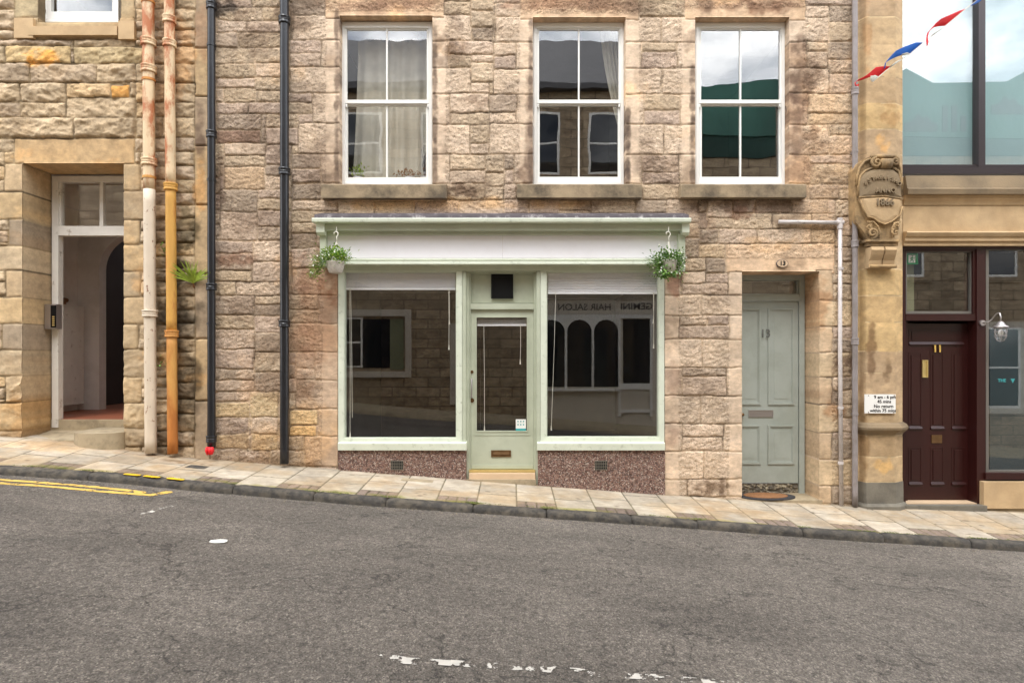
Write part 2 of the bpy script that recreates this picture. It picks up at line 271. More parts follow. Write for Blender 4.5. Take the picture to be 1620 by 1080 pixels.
# ------------------------------------------------------------------ object helpers
def tag(o, label=None, cat=None, group=None, kind=None):
    if label: o['label'] = label
    if cat: o['category'] = cat
    if group: o['group'] = group
    if kind: o['kind'] = kind
    return o
def thing(name, label, cat, loc=(0, 0, 0), group=None):
    o = bpy.data.objects.new(name, None); COL.objects.link(o); o.location = loc; o.empty_display_size = .1
    return tag(o, label, cat, group)
def adopt(o, parent):
    o.parent = parent
    o.matrix_parent_inverse = Matrix.Translation(-Vector(parent.location)) if parent.parent is None else Matrix()
def obj(name, bm, m, parent=None, smooth=False, bevel=0.0):
    me = bpy.data.meshes.new(name)
    if bevel:
        bmesh.ops.bevel(bm, geom=[e for e in bm.edges if len(e.link_faces) == 2 and e.calc_face_angle(0) > .6], offset=bevel, segments=2, affect='EDGES', profile=.6, clamp_overlap=True)
    bmesh.ops.recalc_face_normals(bm, faces=bm.faces)
    bm.to_mesh(me); bm.free()
    if smooth: me.polygons.foreach_set('use_smooth', [True] * len(me.polygons))
    me.materials.append(M[m] if isinstance(m, str) else m)
    o = bpy.data.objects.new(name, me); COL.objects.link(o)
    if parent is not None: adopt(o, parent)
    return o
def B(): return bmesh.new()
def box(bm, x0, x1, y0, y1, z0, z1):
    x0, x1 = min(x0, x1), max(x0, x1); y0, y1 = min(y0, y1), max(y0, y1); z0, z1 = min(z0, z1), max(z0, z1)
    v = [bm.verts.new(c) for c in ((x0, y0, z0), (x1, y0, z0), (x1, y1, z0), (x0, y1, z0), (x0, y0, z1), (x1, y0, z1), (x1, y1, z1), (x0, y1, z1))]
    for f in ((0, 1, 2, 3), (4, 7, 6, 5), (0, 4, 5, 1), (1, 5, 6, 2), (2, 6, 7, 3), (3, 7, 4, 0)): bm.faces.new([v[i] for i in f])
    return bm
def pb(bm, px0, px1, py0, py1, y0, y1):
    """box whose front face (depth y0) spans these photo pixels"""
    return box(bm, PX(px0, y0), PX(px1, y0), y0, y1, PZ(py1, y0), PZ(py0, y0))
def prism_x(bm, prof, x0, x1):
    """profile [(y,z)...] swept along x"""
    a = [bm.verts.new((x0, y, z)) for y, z in prof]; b = [bm.verts.new((x1, y, z)) for y, z in prof]
    k = len(prof); bm.faces.new(a); bm.faces.new(b[::-1])
    for i in range(k): bm.faces.new((a[i], b[i], b[(i + 1) % k], a[(i + 1) % k]))
    return bm
def prism_z(bm, prof, z0, z1, top=None):
    a = [bm.verts.new((x, y, z0)) for x, y in prof]; b = [bm.verts.new((x, y, z1)) for x, y in (top or prof)]
    k = len(prof); bm.faces.new(a[::-1]); bm.faces.new(b)
    for i in range(k): bm.faces.new((a[i], a[(i + 1) % k], b[(i + 1) % k], b[i]))
    return bm
def prism_y(bm, prof, y0, y1):
    a = [bm.verts.new((x, y0, z)) for x, z in prof]; b = [bm.verts.new((x, y1, z)) for x, z in prof]
    k = len(prof); bm.faces.new(a); bm.faces.new(b[::-1])
    for i in range(k): bm.faces.new((a[i], b[i], b[(i + 1) % k], a[(i + 1) % k]))
    return bm
def tube(bm, pts, rad, seg=10, cap=True):
    pts = [Vector(p) for p in pts]; rads = rad if isinstance(rad, (list, tuple)) else [rad] * len(pts)
    rings = []; prev = None
    for i, p in enumerate(pts):
        d = ((pts[min(i + 1, len(pts) - 1)] - pts[max(i - 1, 0)])).normalized()
        if prev is None:
            up = Vector((0, 1, 0)) if abs(d.y) < .9 else Vector((1, 0, 0)); n = d.cross(up).normalized()
        else:
            n = (prev - d * prev.dot(d)); n = n.normalized() if n.length > 1e-6 else d.orthogonal().normalized()
        prev = n; bb = d.cross(n)
        rings.append([bm.verts.new(p + (n * math.cos(2 * math.pi * k / seg) + bb * math.sin(2 * math.pi * k / seg)) * rads[i]) for k in range(seg)])
    for a, b in zip(rings, rings[1:]):
        for k in range(seg): bm.faces.new((a[k], a[(k + 1) % seg], b[(k + 1) % seg], b[k]))
    if cap: bm.faces.new(rings[0][::-1]); bm.faces.new(rings[-1])
    return bm
def frame_rect(bm, px0, px1, py0, py1, l, r, t, b, y0, y1):
    """rectangular frame made of butted members, widths in px"""
    if t: pb(bm, px0, px1, py0, py0 + t, y0, y1)
    if b: pb(bm, px0, px1, py1 - b, py1, y0, y1)
    if l: pb(bm, px0, px0 + l, py0 + t, py1 - b, y0, y1)
    if r: pb(bm, px1 - r, px1, py0 + t, py1 - b, y0, y1)
    return bm
def text(name, s, size, loc, m, parent=None, face='front', align='CENTER', depth=.002, bold=0.0, rot=0.0, xs=1.0):
    c = bpy.data.curves.new(name, 'FONT'); c.body = s; c.size = size; c.extrude = depth; c.align_x = align; c.align_y = 'CENTER'; c.offset = bold; c.resolution_u = 3
    t = bpy.data.objects.new(name, c); COL.objects.link(t)
    me = bpy.data.meshes.new_from_object(t.evaluated_get(bpy.context.evaluated_depsgraph_get())); bpy.data.objects.remove(t)
    mt = Matrix.Translation(loc) @ Matrix.Rotation(math.pi if face == 'back' else 0, 4, 'Z') @ Matrix.Rotation(R(90), 4, 'X') @ Matrix.Rotation(rot, 4, 'Z') @ Matrix.Scale(xs, 4, (1, 0, 0))
    me.transform(mt); me.name = name; me.materials.clear(); me.materials.append(M[m])
    o = bpy.data.objects.new(name, me); COL.objects.link(o)
    if parent is not None: adopt(o, parent)
    return o
def copy_tree(o, parent=None):
    c = o.copy(); COL.objects.link(c)
    if parent is not None: c.parent = parent
    for ch in [q for q in bpy.data.objects if q.parent is o]: copy_tree(ch, c)
    return c

# ------------------------------------------------------------------ numpy noise
def vnoise(x, y, seed=0):
    r = np.random.RandomState(seed); T = r.rand(256, 256)
    xi = np.floor(x).astype(int); yi = np.floor(y).astype(int); fx = x - xi; fy = y - yi
    fx = fx * fx * (3 - 2 * fx); fy = fy * fy * (3 - 2 * fy)
    g = lambda a, b: T[a % 256, b % 256]
    return (g(xi, yi) * (1 - fx) + g(xi + 1, yi) * fx) * (1 - fy) + (g(xi, yi + 1) * (1 - fx) + g(xi + 1, yi + 1) * fx) * fy - .5
def fbm(x, y, seed=0, oc=4, gain=.5):
    s = 0; a = 1
    for i in range(oc): s = s + a * vnoise(x * 2 ** i + 17.3 * i, y * 2 ** i + 9.1 * i, seed + i); a *= gain
    return s

# ------------------------------------------------------------------ ground levels
_wall = [(-200, 674), (0, 689), (120, 697), (200, 708), (240, 719), (340, 726), (440, 735), (535, 742), (740, 758), (850, 767), (1050, 782), (1174, 790), (1350, 799), (1432, 802), (1620, 809), (1900, 820)]
_kb = [(-200, 735), (0, 751), (140, 759), (368, 782), (610, 802), (863, 819.5), (1000, 829), (1272, 850), (1535, 867), (1620, 872), (1900, 890)]
KY = -1.12          # kerb front
WX = np.array([PX(a) for a, b in _wall]); WZ = np.array([PZ(b) for a, b in _wall])
KX = np.array([PX(a, KY) for a, b in _kb]); KZ = np.array([PZ(b, KY) for a, b in _kb])
def _ip(x, X, Z):
    x = np.asarray(x, float); r = np.interp(x, X, Z)
    r = np.where(x < X[0], Z[0] + (x - X[0]) * -.075, r); return np.where(x > X[-1], Z[-1] + (x - X[-1]) * -.06, r)
def smooth_ip(x, X, Z): return sum(_ip(np.asarray(x) + d, X, Z) for d in (-.5, -.25, 0, .25, .5)) / 5
def road_z(x, y=-2): return smooth_ip(x, KX, KZ) + .05 * (1 - ((np.asarray(y) + 3.9) / 2.8) ** 2) * (np.asarray(y) > -7)* 1.0
def wall_z(x): return smooth_ip(x, WX, WZ)
def kerb_z(x): return smooth_ip(x, KX, KZ) + .078
def pave_z(x, y):
    t = np.clip(-np.asarray(y) / 1.0, -.0, 1); return wall_z(x) * (1 - t) + (kerb_z(x) + .002) * t

# ------------------------------------------------------------------ masonry: one connected height-field sheet per wall
def fill(occ, res, x0, z0, prm, rnd):
    """squared random rubble packed round what is already placed; returns rects in metres"""
    nz, nx = occ.shape; out = []
    hs = prm['h']; wmin, wmax = prm['w']; sn = prm.get('snap', .6); last = {}
    rows = prm.get('courses')
    i = 0
    while i < nz:
        free = np.where(~occ[i])[0]
        if len(free) == 0: i += 1; continue
        j = int(free[0]); e = j
        while e < nx and not occ[i, e]: e += 1
        L = e - j
        w_ = int(rnd.uniform(wmin, wmax) / res)
        if L - w_ < wmin * .75 / res: w_ = L if L < wmax * 1.15 / res else L // 2
        w_ = max(1, min(w_, L))
        blocked = occ[i:, j:j + w_].any(axis=1); up = int(np.argmax(blocked)) if blocked.any() else nz - i
        if rows is not None:
            nxt = [r for r in rows if r > z0 + i * res + res * .6]; h_ = int(round((nxt[0] - z0) / res)) - i if nxt else up
        else:
            h_ = int(rnd.choice(hs) / res)
            if j > 0 and occ[i, j - 1] and rnd.random() < sn:
                k = i
                while k < nz and occ[k, j - 1]: k += 1
                if min(hs) * .7 / res <= k - i <= max(hs) * 1.1 / res: h_ = k - i
        if up - h_ < min(hs) * .6 / res: h_ = up if up < max(hs) * 1.3 / res else up // 2
        h_ = max(1, min(h_, up))
        if w_ * res < .17 and h_ * res > .2: h_ = int(.15 / res)
        occ[i:i + h_, j:j + w_] = True
        out.append([x0 + j * res, x0 + (j + w_) * res, z0 + i * res, z0 + (i + h_) * res])
    return out

def masonry(name, parent, m, x0, x1, z0, z1, openings=(), stones=(), fills=(), stains=(), step=.01, y=0.0, warp=.009,
            joint=.0045, jdepth=.017, mortar=(.5, .42, .33), to_world=None, seed=1, edge=.016, mort_var=.2, edgefun=None, sat=1.0, tint=(1, 1, 1)):
    """openings: (x0,x1,z0,z1,depth,sides); stones: dict(r=(x0,x1,z0,z1), col, tool, margin)"""
    rnd = random.Random(seed); res = .01
    nx = int(round((x1 - x0) / res)); nz = int(round((z1 - z0) / res))
    ids = -np.ones((nz, nx), int); rects = []; props = []
    def mark(r, p):
        a = max(0, int(round((r[0] - x0) / res))); b = min(nx, int(round((r[1] - x0) / res))); c = max(0, int(round((r[2] - z0) / res))); d = min(nz, int(round((r[3] - z0) / res)))
        if a >= b or c >= d: return
        sub = ids[c:d, a:b]; sub[sub == -1] = len(rects); rects.append(r); props.append(p)
    for s in stones: mark(s['r'], s)
    for o in openings:
        a = int(round((o[0] - x0) / res)); b = int(round((o[1] - x0) / res)); c = max(0, int(round((o[2] - z0) / res))); d = int(round((o[3] - z0) / res))
        sub = ids[c:d, max(0, a):b]; sub[sub == -1] = -2
    for prm in fills:
        zx0, zx1, zz0, zz1 = prm['zone']
        occ = ids != -1; zone = np.ones_like(occ)
        zone[max(0, int(round((zz0 - z0) / res))):max(0, int(round((zz1 - z0) / res))), max(0, int(round((zx0 - x0) / res))):max(0, int(round((zx1 - x0) / res)))] = False
        for r in fill(occ | zone, res, x0, z0, prm, rnd):
            c = prm['pal'][rnd.randrange(len(prm['pal']))]; k = rnd.uniform(.9, 1.08)
            mark(r, dict(col=tuple(v * k for v in c), tool=prm['tool'] * rnd.uniform(.7, 1.2), rock=prm.get('rock', 0), off=rnd.uniform(-1, 1) * prm.get('off', .004)))
    # grid lines, snapped to the openings
    xs = np.arange(x0, x1 + step * .5, step); zs = np.arange(z0, z1 + step * .5, step)
    for o in openings:
        for v in o[:2]:
            if x0 < v < x1: xs[np.argmin(abs(xs - v))] = v
        for v in o[2:4]:
            if z0 < v < z1: zs[np.argmin(abs(zs - v))] = v
    X, Z = np.meshgrid(xs, zs)
    wx = X + warp * 2 * fbm(X * 6, Z * 6, seed * 10 + 1, 3); wz = Z + warp * 2 * fbm(X * 5, Z * 9, seed * 10 + 5, 3)
    ci = np.clip(((wx - x0) / res).astype(int), 0, nx - 1); cj = np.clip(((wz - z0) / res).astype(int), 0, nz - 1)
    I = ids[cj, ci]; ok = I >= 0; Ic = np.where(ok, I, 0)
    RA = np.array(rects, float)[Ic]
    dx = np.minimum(wx - RA[..., 0], RA[..., 1] - wx); dz = np.minimum(wz - RA[..., 2], RA[..., 3] - wz)
    rr = .022; d = np.where((dx < rr) & (dz < rr), rr - np.sqrt(np.maximum(rr - dx, 0) ** 2 + np.maximum(rr - dz, 0) ** 2), np.minimum(dx, dz))
    t = np.clip((d - joint) / edge, 0, 1); sm = np.sqrt(t * (2 - t)); mort = (t < .2)
    cols = np.array([p['col'] for p in props])[Ic]; tool = np.array([p.get('tool', 1.) for p in props])[Ic]
    rock = np.array([p.get('rock', 0.) for p in props])[Ic]; off = np.array([p.get('off', 0.) for p in props])[Ic]
    for q, p in enumerate(props):       # smooth margins next to an opening
        for (a, b, c, dd) in p.get('margin', ()):
            msk = (Ic == q) & (wx >= a) & (wx <= b) & (wz >= c) & (wz <= dd); tool = np.where(msk, .08, tool)
            cols = np.where(msk[..., None], cols * 1.08, cols); off = np.where(msk, off - .003, off)
    th = np.random.RandomState(seed + 3).uniform(-.5, .5, len(props) + 1)[Ic]; phx = np.random.RandomState(seed + 4).uniform(0, 90, len(props) + 1)[Ic]
    u = wx * np.cos(th) + wz * np.sin(th); v = -wx * np.sin(th) + wz * np.cos(th)
    peck = fbm(u * 27 + phx, v * 44 + phx, seed + 40, 3, .6) * .0105
    rk = (fbm(u * 7 + phx, v * 10 + phx, seed + 60, 5, .55)); rk2 = -np.abs(fbm(u * 5 + phx * 2, v * 9, seed + 80, 3, .6)) * 1.6
    H = -jdepth * (1 - sm) + off * sm + tool * peck * sm + rock * (.024 * np.sqrt(np.clip(d / .05, 0, 1)) + .034 * rk * sm + .018 * rk2 * sm)
    H = np.where(ok, H, -jdepth); H = np.where(mort | ~ok, -jdepth * .8 + fbm(X * 40, Z * 40, seed + 90, 2) * .004, H)
    if edgefun: H = edgefun(X, Z, H)
    n1 = fbm(X * 3, Z * 3, seed + 100, 4); n2 = fbm(u * 9 + phx, v * 14 + phx, seed + 110, 4)
    cc = cols * (1 + .24 * n1 + .26 * n2)[..., None]
    warmn = fbm(X * 5 + 40 + phx, Z * 7, seed + 120, 3)
    cc = cc * np.stack([1 + .02 * warmn, np.ones_like(warmn), 1 - .045 * warmn], -1)
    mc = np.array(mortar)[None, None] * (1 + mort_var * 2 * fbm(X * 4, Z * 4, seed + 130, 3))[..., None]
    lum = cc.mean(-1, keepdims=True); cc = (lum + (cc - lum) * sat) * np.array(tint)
    drk = np.clip(fbm(X * 3.1, Z * 3.1, seed + 150, 4) * 2.2 + .35, 0, 1) * (d < joint * 1.6)  # joint lines darkened in patches: dirt and shadow put into the colour
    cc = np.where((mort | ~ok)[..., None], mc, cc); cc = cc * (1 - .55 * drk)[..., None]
    for (sx, sz, rx, rz, col3, amt) in stains:
        i0, i1 = np.searchsorted(xs, [sx - 1.6 * rx, sx + 1.6 * rx]); j0, j1 = np.searchsorted(zs, [sz - 1.6 * rz, sz + 1.6 * rz])
        if i1 - i0 < 2 or j1 - j0 < 2: continue
        XX = X[j0:j1, i0:i1]; ZZ = Z[j0:j1, i0:i1]; q = ((XX - sx) / rx) ** 2 + ((ZZ - sz) / rz) ** 2
        sq = 2.2 / max(.35, min(1.2, rx + rz))
        k = np.clip(1.1 - .75 * q + 1.5 * fbm(XX * sq * 2 + sx * 31, ZZ * sq * 2, int(abs(sx * 91 + sz * 37)) % 999, 4), 0, 1) * np.clip(2.4 - q, 0, 1) * amt
        sub = cc[j0:j1, i0:i1]; cc[j0:j1, i0:i1] = sub * (1 - k[..., None]) + np.array(col3)[None, None] * k[..., None] * (.55 + .45 * sub / sub.mean())
    cc = np.clip(cc, .01, .9)
    P = np.stack([X, y - H, Z], -1) if to_world is None else to_world(X, Z, H)
    NX, NZ = len(xs), len(zs); verts = [P.reshape(-1, 3)]; colv = [cc.reshape(-1, 3)]; toolv = [tool.reshape(-1)]
    idx = np.arange(NX * NZ).reshape(NZ, NX); cxm = (xs[:-1] + xs[1:]) / 2; czm = (zs[:-1] + zs[1:]) / 2
    keep = np.ones((NZ - 1, NX - 1), bool)
    for o in openings: keep &= ~(((cxm > o[0]) & (cxm < o[1]))[None] & ((czm > o[2]) & (czm < o[3]))[:, None])
    q = np.stack([idx[:-1, :-1], idx[:-1, 1:], idx[1:, 1:], idx[1:, :-1]], -1)[keep]; faces = [q]
    base = NX * NZ
    for o in openings:
        ox0, ox1, oz0, oz1, dep, sides = o
        a = int(np.argmin(abs(xs - ox0))); b = int(np.argmin(abs(xs - ox1))); c = int(np.argmin(abs(zs - oz0))); dd = int(np.argmin(abs(zs - oz1)))
        for sd_ in sides:
            line = idx[c:dd + 1, a] if sd_ == 'L' else idx[c:dd + 1, b] if sd_ == 'R' else idx[dd, a:b + 1] if sd_ == 'T' else idx[c, a:b + 1]
            p0 = P.reshape(-1, 3)[line]; c0 = cc.reshape(-1, 3)[line]; t0 = tool.reshape(-1)[line]; k = max(2, int(dep / .02)); prev = line
            for s_ in range(1, k + 1):
                f = s_ / k; pn = p0.copy(); pn[:, 1] = p0[:, 1] + (y + dep - p0[:, 1]) * f
                nn = fbm(np.arange(len(line)) * .06 + f * 3, np.full(len(line), f * 5.), seed + 140, 3) * .006
                if sd_ in 'LR': pn[:, 0] += nn * (1 if sd_ == 'L' else -1) * -1
                else: pn[:, 2] += np.abs(nn) * (1 if sd_ == 'T' else -1) * .5
                verts.append(pn); colv.append(c0 * (1 + 14 * nn)[:, None]); toolv.append(np.minimum(t0, .3))
                cur = np.arange(base, base + len(line)); base += len(line)
                faces.append(np.stack([prev[:-1], prev[1:], cur[1:], cur[:-1]], -1)); prev = cur
    V = np.concatenate(verts); C = np.concatenate(colv); T = np.concatenate(toolv); Fq = np.concatenate(faces)
    used = np.zeros(len(V), bool); used[Fq.ravel()] = True; remap = np.cumsum(used) - 1; V = V[used]; C = C[used]; T = T[used]; Fq = remap[Fq]
    me = bpy.data.meshes.new(name); me.vertices.add(len(V)); me.vertices.foreach_set('co', V.astype(np.float32).ravel())
    me.loops.add(len(Fq) * 4); me.loops.foreach_set('vertex_index', Fq.astype(np.int32).ravel())
    me.polygons.add(len(Fq)); me.polygons.foreach_set('loop_start', np.arange(0, len(Fq) * 4, 4, dtype=np.int32))
    me.update(calc_edges=True); me.polygons.foreach_set('use_smooth', np.ones(len(Fq), bool))
    ca = me.attributes.new('Col', 'FLOAT_COLOR', 'POINT'); ca.data.foreach_set('color', np.concatenate([C, np.ones((len(C), 1))], 1).astype(np.float32).ravel())
    ta = me.attributes.new('tool', 'FLOAT', 'POINT'); ta.data.foreach_set('value', T.astype(np.float32))
    me.materials.append(M[m]); o = bpy.data.objects.new(name, me); COL.objects.link(o)
    if parent is not None: adopt(o, parent)
    return o

# ================================================================== the setting
def grid_sheet(name, xs, ys, zf, m, kind='structure'):
    X, Y = np.meshgrid(xs, ys); Z = zf(X, Y); n = len(xs)
    me = bpy.data.meshes.new(name)
    f = [(j * n + i, j * n + i + 1, (j + 1) * n + i + 1, (j + 1) * n + i) for j in range(len(ys) - 1) for i in range(n - 1)]
    me.from_pydata(np.stack([X, Y, Z], -1).reshape(-1, 3).tolist(), [], f); me.polygons.foreach_set('use_smooth', [True] * len(f))
    me.materials.append(M[m]); o = bpy.data.objects.new(name, me); COL.objects.link(o); return tag(o, kind=kind)
def road_s(x, y): return road_z(x, y) + .006 * fbm(x * .8, y * .8, 5, 3) + .0022 * fbm(x * 9, y * 9, 6, 3)
xs_r = np.concatenate([np.arange(-30, -7, 1.), np.arange(-7, 7, .05), np.arange(7, 31, 1.)])
grid_sheet('road', xs_r, np.arange(-6.75, KY + .06, .05), road_s, 'asphalt')
grid_sheet('ground', np.array([-400., -30, 30, 400]), np.array([-400., -10, 10, 400]), lambda x, y: np.full_like(x, -3.2), 'grey_ground')
grid_sheet('far_pavement', np.concatenate([np.arange(-30, 31, .5)]), np.array([-8.45, -7.6, -6.75, -6.74]), lambda x, y: road_z(x, -6.7) + np.where(y < -6.745, .09, -.1), 'step_stone')

# near pavement: three rows of slabs, brick fillers by the kerb
slabs = []; rnd = random.Random(5)
pal_s = [srgb(172, 159, 138), srgb(166, 153, 132), srgb(177, 163, 142), srgb(161, 148, 128)]
xx = -7.6; k = 0
while xx < 7.6:
    wd = .425; xr = xx + wd
    if k % 2 == 0: cuts = [(.5, -.42), (-.42, -.80), ('b', -.80, -1.02)]
    else: cuts = [(.5, -.17), (-.17, -.60), (-.60, -1.02)]
    for c in cuts:
        kk = rnd.uniform(.95, 1.04)
        if c[0] == 'b':
            nb = 4
            for q in range(nb): kb = rnd.uniform(.85, 1.1); slabs.append(dict(r=(xx + wd * q / nb, xx + wd * (q + 1) / nb, c[2], c[1]), col=tuple(v * kk * kb for v in srgb(128, 110, 96)), tool=.6))
        else:
            slabs.append(dict(r=(xx, xr, c[1], c[0]), col=tuple(v * kk for v in rnd.choice(pal_s)), tool=.15, off=rnd.uniform(-.002, .002)))
    xx = xr; k += 1
def pave_world(X, Z, H): return np.stack([X, Z, pave_z(X, Z) + H], -1)
moss_c = srgb(118, 116, 70)
st_p = [(PX(300), -.25, .18, .1, srgb(120, 104, 84), .9), (-5.6, -.3, .5, .25, srgb(186, 166, 138), .7), (-4.6, -.1, .4, .12, srgb(150, 130, 108), .6)]
st_p += [(rnd.uniform(-6, 6), -.98 + rnd.uniform(-.06, .05), rnd.uniform(.15, .6), .05, moss_c, .7) for _ in range(14)]
st_p += [(rnd.uniform(-6, 6), rnd.uniform(-.9, 0), rnd.uniform(.15, .5), rnd.uniform(.08, .3), srgb(150, 134, 110), .45) for _ in range(60)]
st_p += [(rnd.uniform(-6, 6), rnd.uniform(-.95, 0), .03, .02, srgb(96, 86, 74), .7) for _ in range(60)]
st_p += [(x_, -.0, .6, .06, srgb(126, 112, 88), .7) for x_ in np.arange(-6, 6.5, 1.1)]
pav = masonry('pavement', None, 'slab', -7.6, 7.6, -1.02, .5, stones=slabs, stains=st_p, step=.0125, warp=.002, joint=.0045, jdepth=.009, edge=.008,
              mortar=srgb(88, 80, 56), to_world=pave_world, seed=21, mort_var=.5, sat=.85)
tag(pav, kind='structure')

# kerb stones, one structure
def kerb():
    bm = B(); rn = random.Random(3)
    cuts = [PX(p, KY) for p in (-160, -20, 138, 367, 495, 610, 748, 865, 1000, 1105, 1272, 1400, 1540, 1700, 1850)]
    for a, b in zip(cuts, cuts[1:]):
        n = int((b - a) / .03); xs = np.linspace(a + .004, b - .004, n); dz = rn.uniform(-.006, .006); dy = rn.uniform(-.008, .008); rings = []
        for i, x in enumerate(xs):
            e = min(i, n - 1 - i); q = .012 * max(0, 1 - e / 2.0) ** 2
            z = float(kerb_z(x)); nn = [rn.uniform(-.003, .003) + .005 * float(fbm(np.array([x * 6.]), np.array([s * 3.]), 33, 3)[0]) for s in range(7)]
            top = z + dz - q
            prof = [(-1.0, z - .2), (-1.005, top + .001 + nn[0] * .5), (-1.06, top + .003 + nn[1]), (-1.095 + dy + nn[2], top - .003 + nn[1]), (-1.115 + dy + nn[3] + q, top - .018), (-1.124 + dy + nn[4] + q, top - .045), (-1.13 + dy + nn[5] + q, z - .2)]
            rings.append([bm.verts.new((x, y, zz)) for y, zz in prof])
        for r1, r2 in zip(rings, rings[1:]):
            for j in range(6): bm.faces.new((r1[j], r1[j + 1], r2[j + 1], r2[j]))
        bm.faces.new(rings[0]); bm.faces.new(rings[-1][::-1])
    o = obj('kerb', bm, 'kerbstone', None, smooth=True); return tag(o, kind='structure')
kerb()
# road paint: irregular worn sheets 4 mm above the road
def paint(name, pts, width, m, cell=.014, keep=-.18, seed=1, zf=None, ns=18, along=None, lift=.004):
    """pts: (x,y) centre line"""
    P = np.array(pts, float); x0, x1 = P[:, 0].min() - width, P[:, 0].max() + width; y0, y1 = P[:, 1].min() - width, P[:, 1].max() + width
    xs = np.arange(x0, x1, cell); ys = np.arange(y0, y1, cell); X, Y = np.meshgrid((xs[:-1] + xs[1:]) / 2, (ys[:-1] + ys[1:]) / 2)
    D = np.full(X.shape, 9.)
    for a, b in zip(P, P[1:]):
        ab = b - a; t = np.clip(((X - a[0]) * ab[0] + (Y - a[1]) * ab[1]) / (ab @ ab), 0, 1)
        D = np.minimum(D, np.hypot(X - a[0] - t * ab[0], Y - a[1] - t * ab[1]))
    nse = fbm(X * ns, Y * ns, seed, 4, .65); kp = keep if along is None else np.interp(X, *along)
    K = (D + .012 * fbm(X * 12, Y * 12, seed + 9, 2) < width / 2) & (nse > kp)
    zf = zf or (lambda x, y: road_s(x, y)); bm = B(); cache = {}
    def gv(i, j):
        if (i, j) not in cache:
            x = xs[i]; y = ys[j]; cache[(i, j)] = bm.verts.new((x, y, float(zf(x, y)) + lift))
        return cache[(i, j)]
    for j, i in zip(*np.where(K)): bm.faces.new((gv(i, j), gv(i + 1, j), gv(i + 1, j + 1), gv(i, j + 1)))
    return tag(obj(name, bm, m), kind='structure')
def road_pt(px, py):      # where the ray through a photo pixel meets the road
    d = 6.2
    for _ in range(30):
        z = float(road_z((px - 810) * d / F_PX, CAM_Y + d)); d = (CAM_Z - z) * F_PX / (py - HOR)
    return ((px - 810) * d / F_PX, CAM_Y + d)
far_l = road_pt(0, 758.5); far_l2 = road_pt(0, 764)
a1 = road_pt(187, 774); a2 = road_pt(165, 777.5); e1 = road_pt(266, 778); e2 = road_pt(238, 783)
paint('yellow_line', [(far_l[0] - 1.5, far_l[1] + .03), far_l, a1, (a1[0] + .25, a1[1] - .02)], .08, 'yellow', keep=-.36, seed=3)
paint('yellow_line', [(far_l2[0] - 1.5, far_l2[1] + .03), far_l2, a2, e2, e1], .08, 'yellow', keep=-.36, seed=8)
wl = [road_pt(600, 1040), road_pt(640, 1045), road_pt(820, 1056), road_pt(1000, 1070), road_pt(1150, 1081), road_pt(1300, 1100)]
ax = [wl[0][0], wl[1][0], road_pt(715, 1050)[0], road_pt(745, 1050)[0], wl[2][0], road_pt(960, 1068)[0], wl[3][0], road_pt(1090, 1075)[0], wl[4][0], wl[5][0]]
paint('white_line', wl, .062, 'white_road', cell=.006, seed=15, ns=22, along=(ax, [.6, -.1, -.02, .2, .36, .32, .06, .10, .18, .2]))
for (px, py) in ((210, 752), (241, 757), (279, 760.5)):
    X0 = PX(px, -1.06); paint('yellow_kerb_mark', [(X0 - .055, -1.07), (X0 + .055, -1.07)], .07, 'yellow_b', cell=.01, keep=-.6, seed=int(px), zf=lambda x, y: float(kerb_z(x)) + .009)
# moss in the joints, grit in the gutter
def scatter_patch(name, centres, n, m, size, zf, seed):
    rn = random.Random(seed); bm = B()
    for (cx, cy, rx, ry) in centres:
        for _ in range(n):
            x = cx + rn.gauss(0, rx); y = cy + rn.gauss(0, ry); z = float(zf(x, y)); s = size * rn.uniform(.4, 1.4); a = rn.uniform(0, 6.28)
            v = [bm.verts.new((x + s * math.cos(a + t), y + s * math.sin(a + t), z + rn.uniform(.001, size * .9))) for t in (0, 1.9, 4.1)]; bm.faces.new(v)
    return tag(obj(name, bm, m), kind='stuff')
mc = [(PX(p, -1.0), -1.0, .05, .02) for p in (500, 535, 612, 748, 749, 866, 1105, 1272, 1410, 1545, 95, 140, 366)] + [(rnd.uniform(-6, 6.2), -1.0, .12, .012) for _ in range(16)]
o = scatter_patch('moss', mc, 60, 'moss', .008, lambda x, y: kerb_z(x) + .001, 4); o['label'] = 'green moss growing in the joints along the kerb'
gc = [(x_, -1.2, .16, .035) for x_ in np.arange(-6.5, 6.8, .33)]
o = scatter_patch('gutter_grit', gc, 26, 'step_stone', .007, lambda x, y: road_s(x, y), 6); o['label'] = 'pale grit and leaf litter lying in the gutter'

# ================================================================== masonry data
J = srgb(204, 179, 154); RUB = [srgb(190, 165, 143), srgb(184, 160, 141), srgb(197, 172, 148), srgb(175, 153, 132), srgb(192, 168, 141), srgb(162, 142, 122), srgb(186, 162, 134)]
MORT = srgb(200, 177, 150)
def ST(px0, px1, py0, py1, col=J, tool=1.0, **k): return dict(r=(PX(px0), PX(px1), PZ(py1), PZ(py0)), col=col, tool=tool, **k)
E = 5   # jamb stones run on a few px behind the opening edge so no joint falls on the arris
def jamb(edge_px, ys, wid, side, mg=21, cols=(J,), tool=1.05):
    out = []
    for (a, b), w_ in zip(zip(ys, ys[1:]), wid):
        c = cols[len(out) % len(cols)]; kq = rnd.uniform(.9, 1.05); c = tuple(v * kq for v in c)
        if side == 'L': s = ST(w_, edge_px + E, a, b, c, tool, margin=[(PX(edge_px - mg), PX(edge_px + E), -9, 99)])
        else: s = ST(edge_px - E, w_, a, b, c, tool, margin=[(PX(edge_px - E), PX(edge_px + mg), -9, 99)])
        out.append(s)
    return out
stones = []
def lintel(px0, px1, py0, py1, m_): return ST(px0, px1, py0, py1 + E, srgb(200, 168, 136), 1.1, margin=[(-99, 99, PZ(py1 + E), PZ(py1 - m_))])
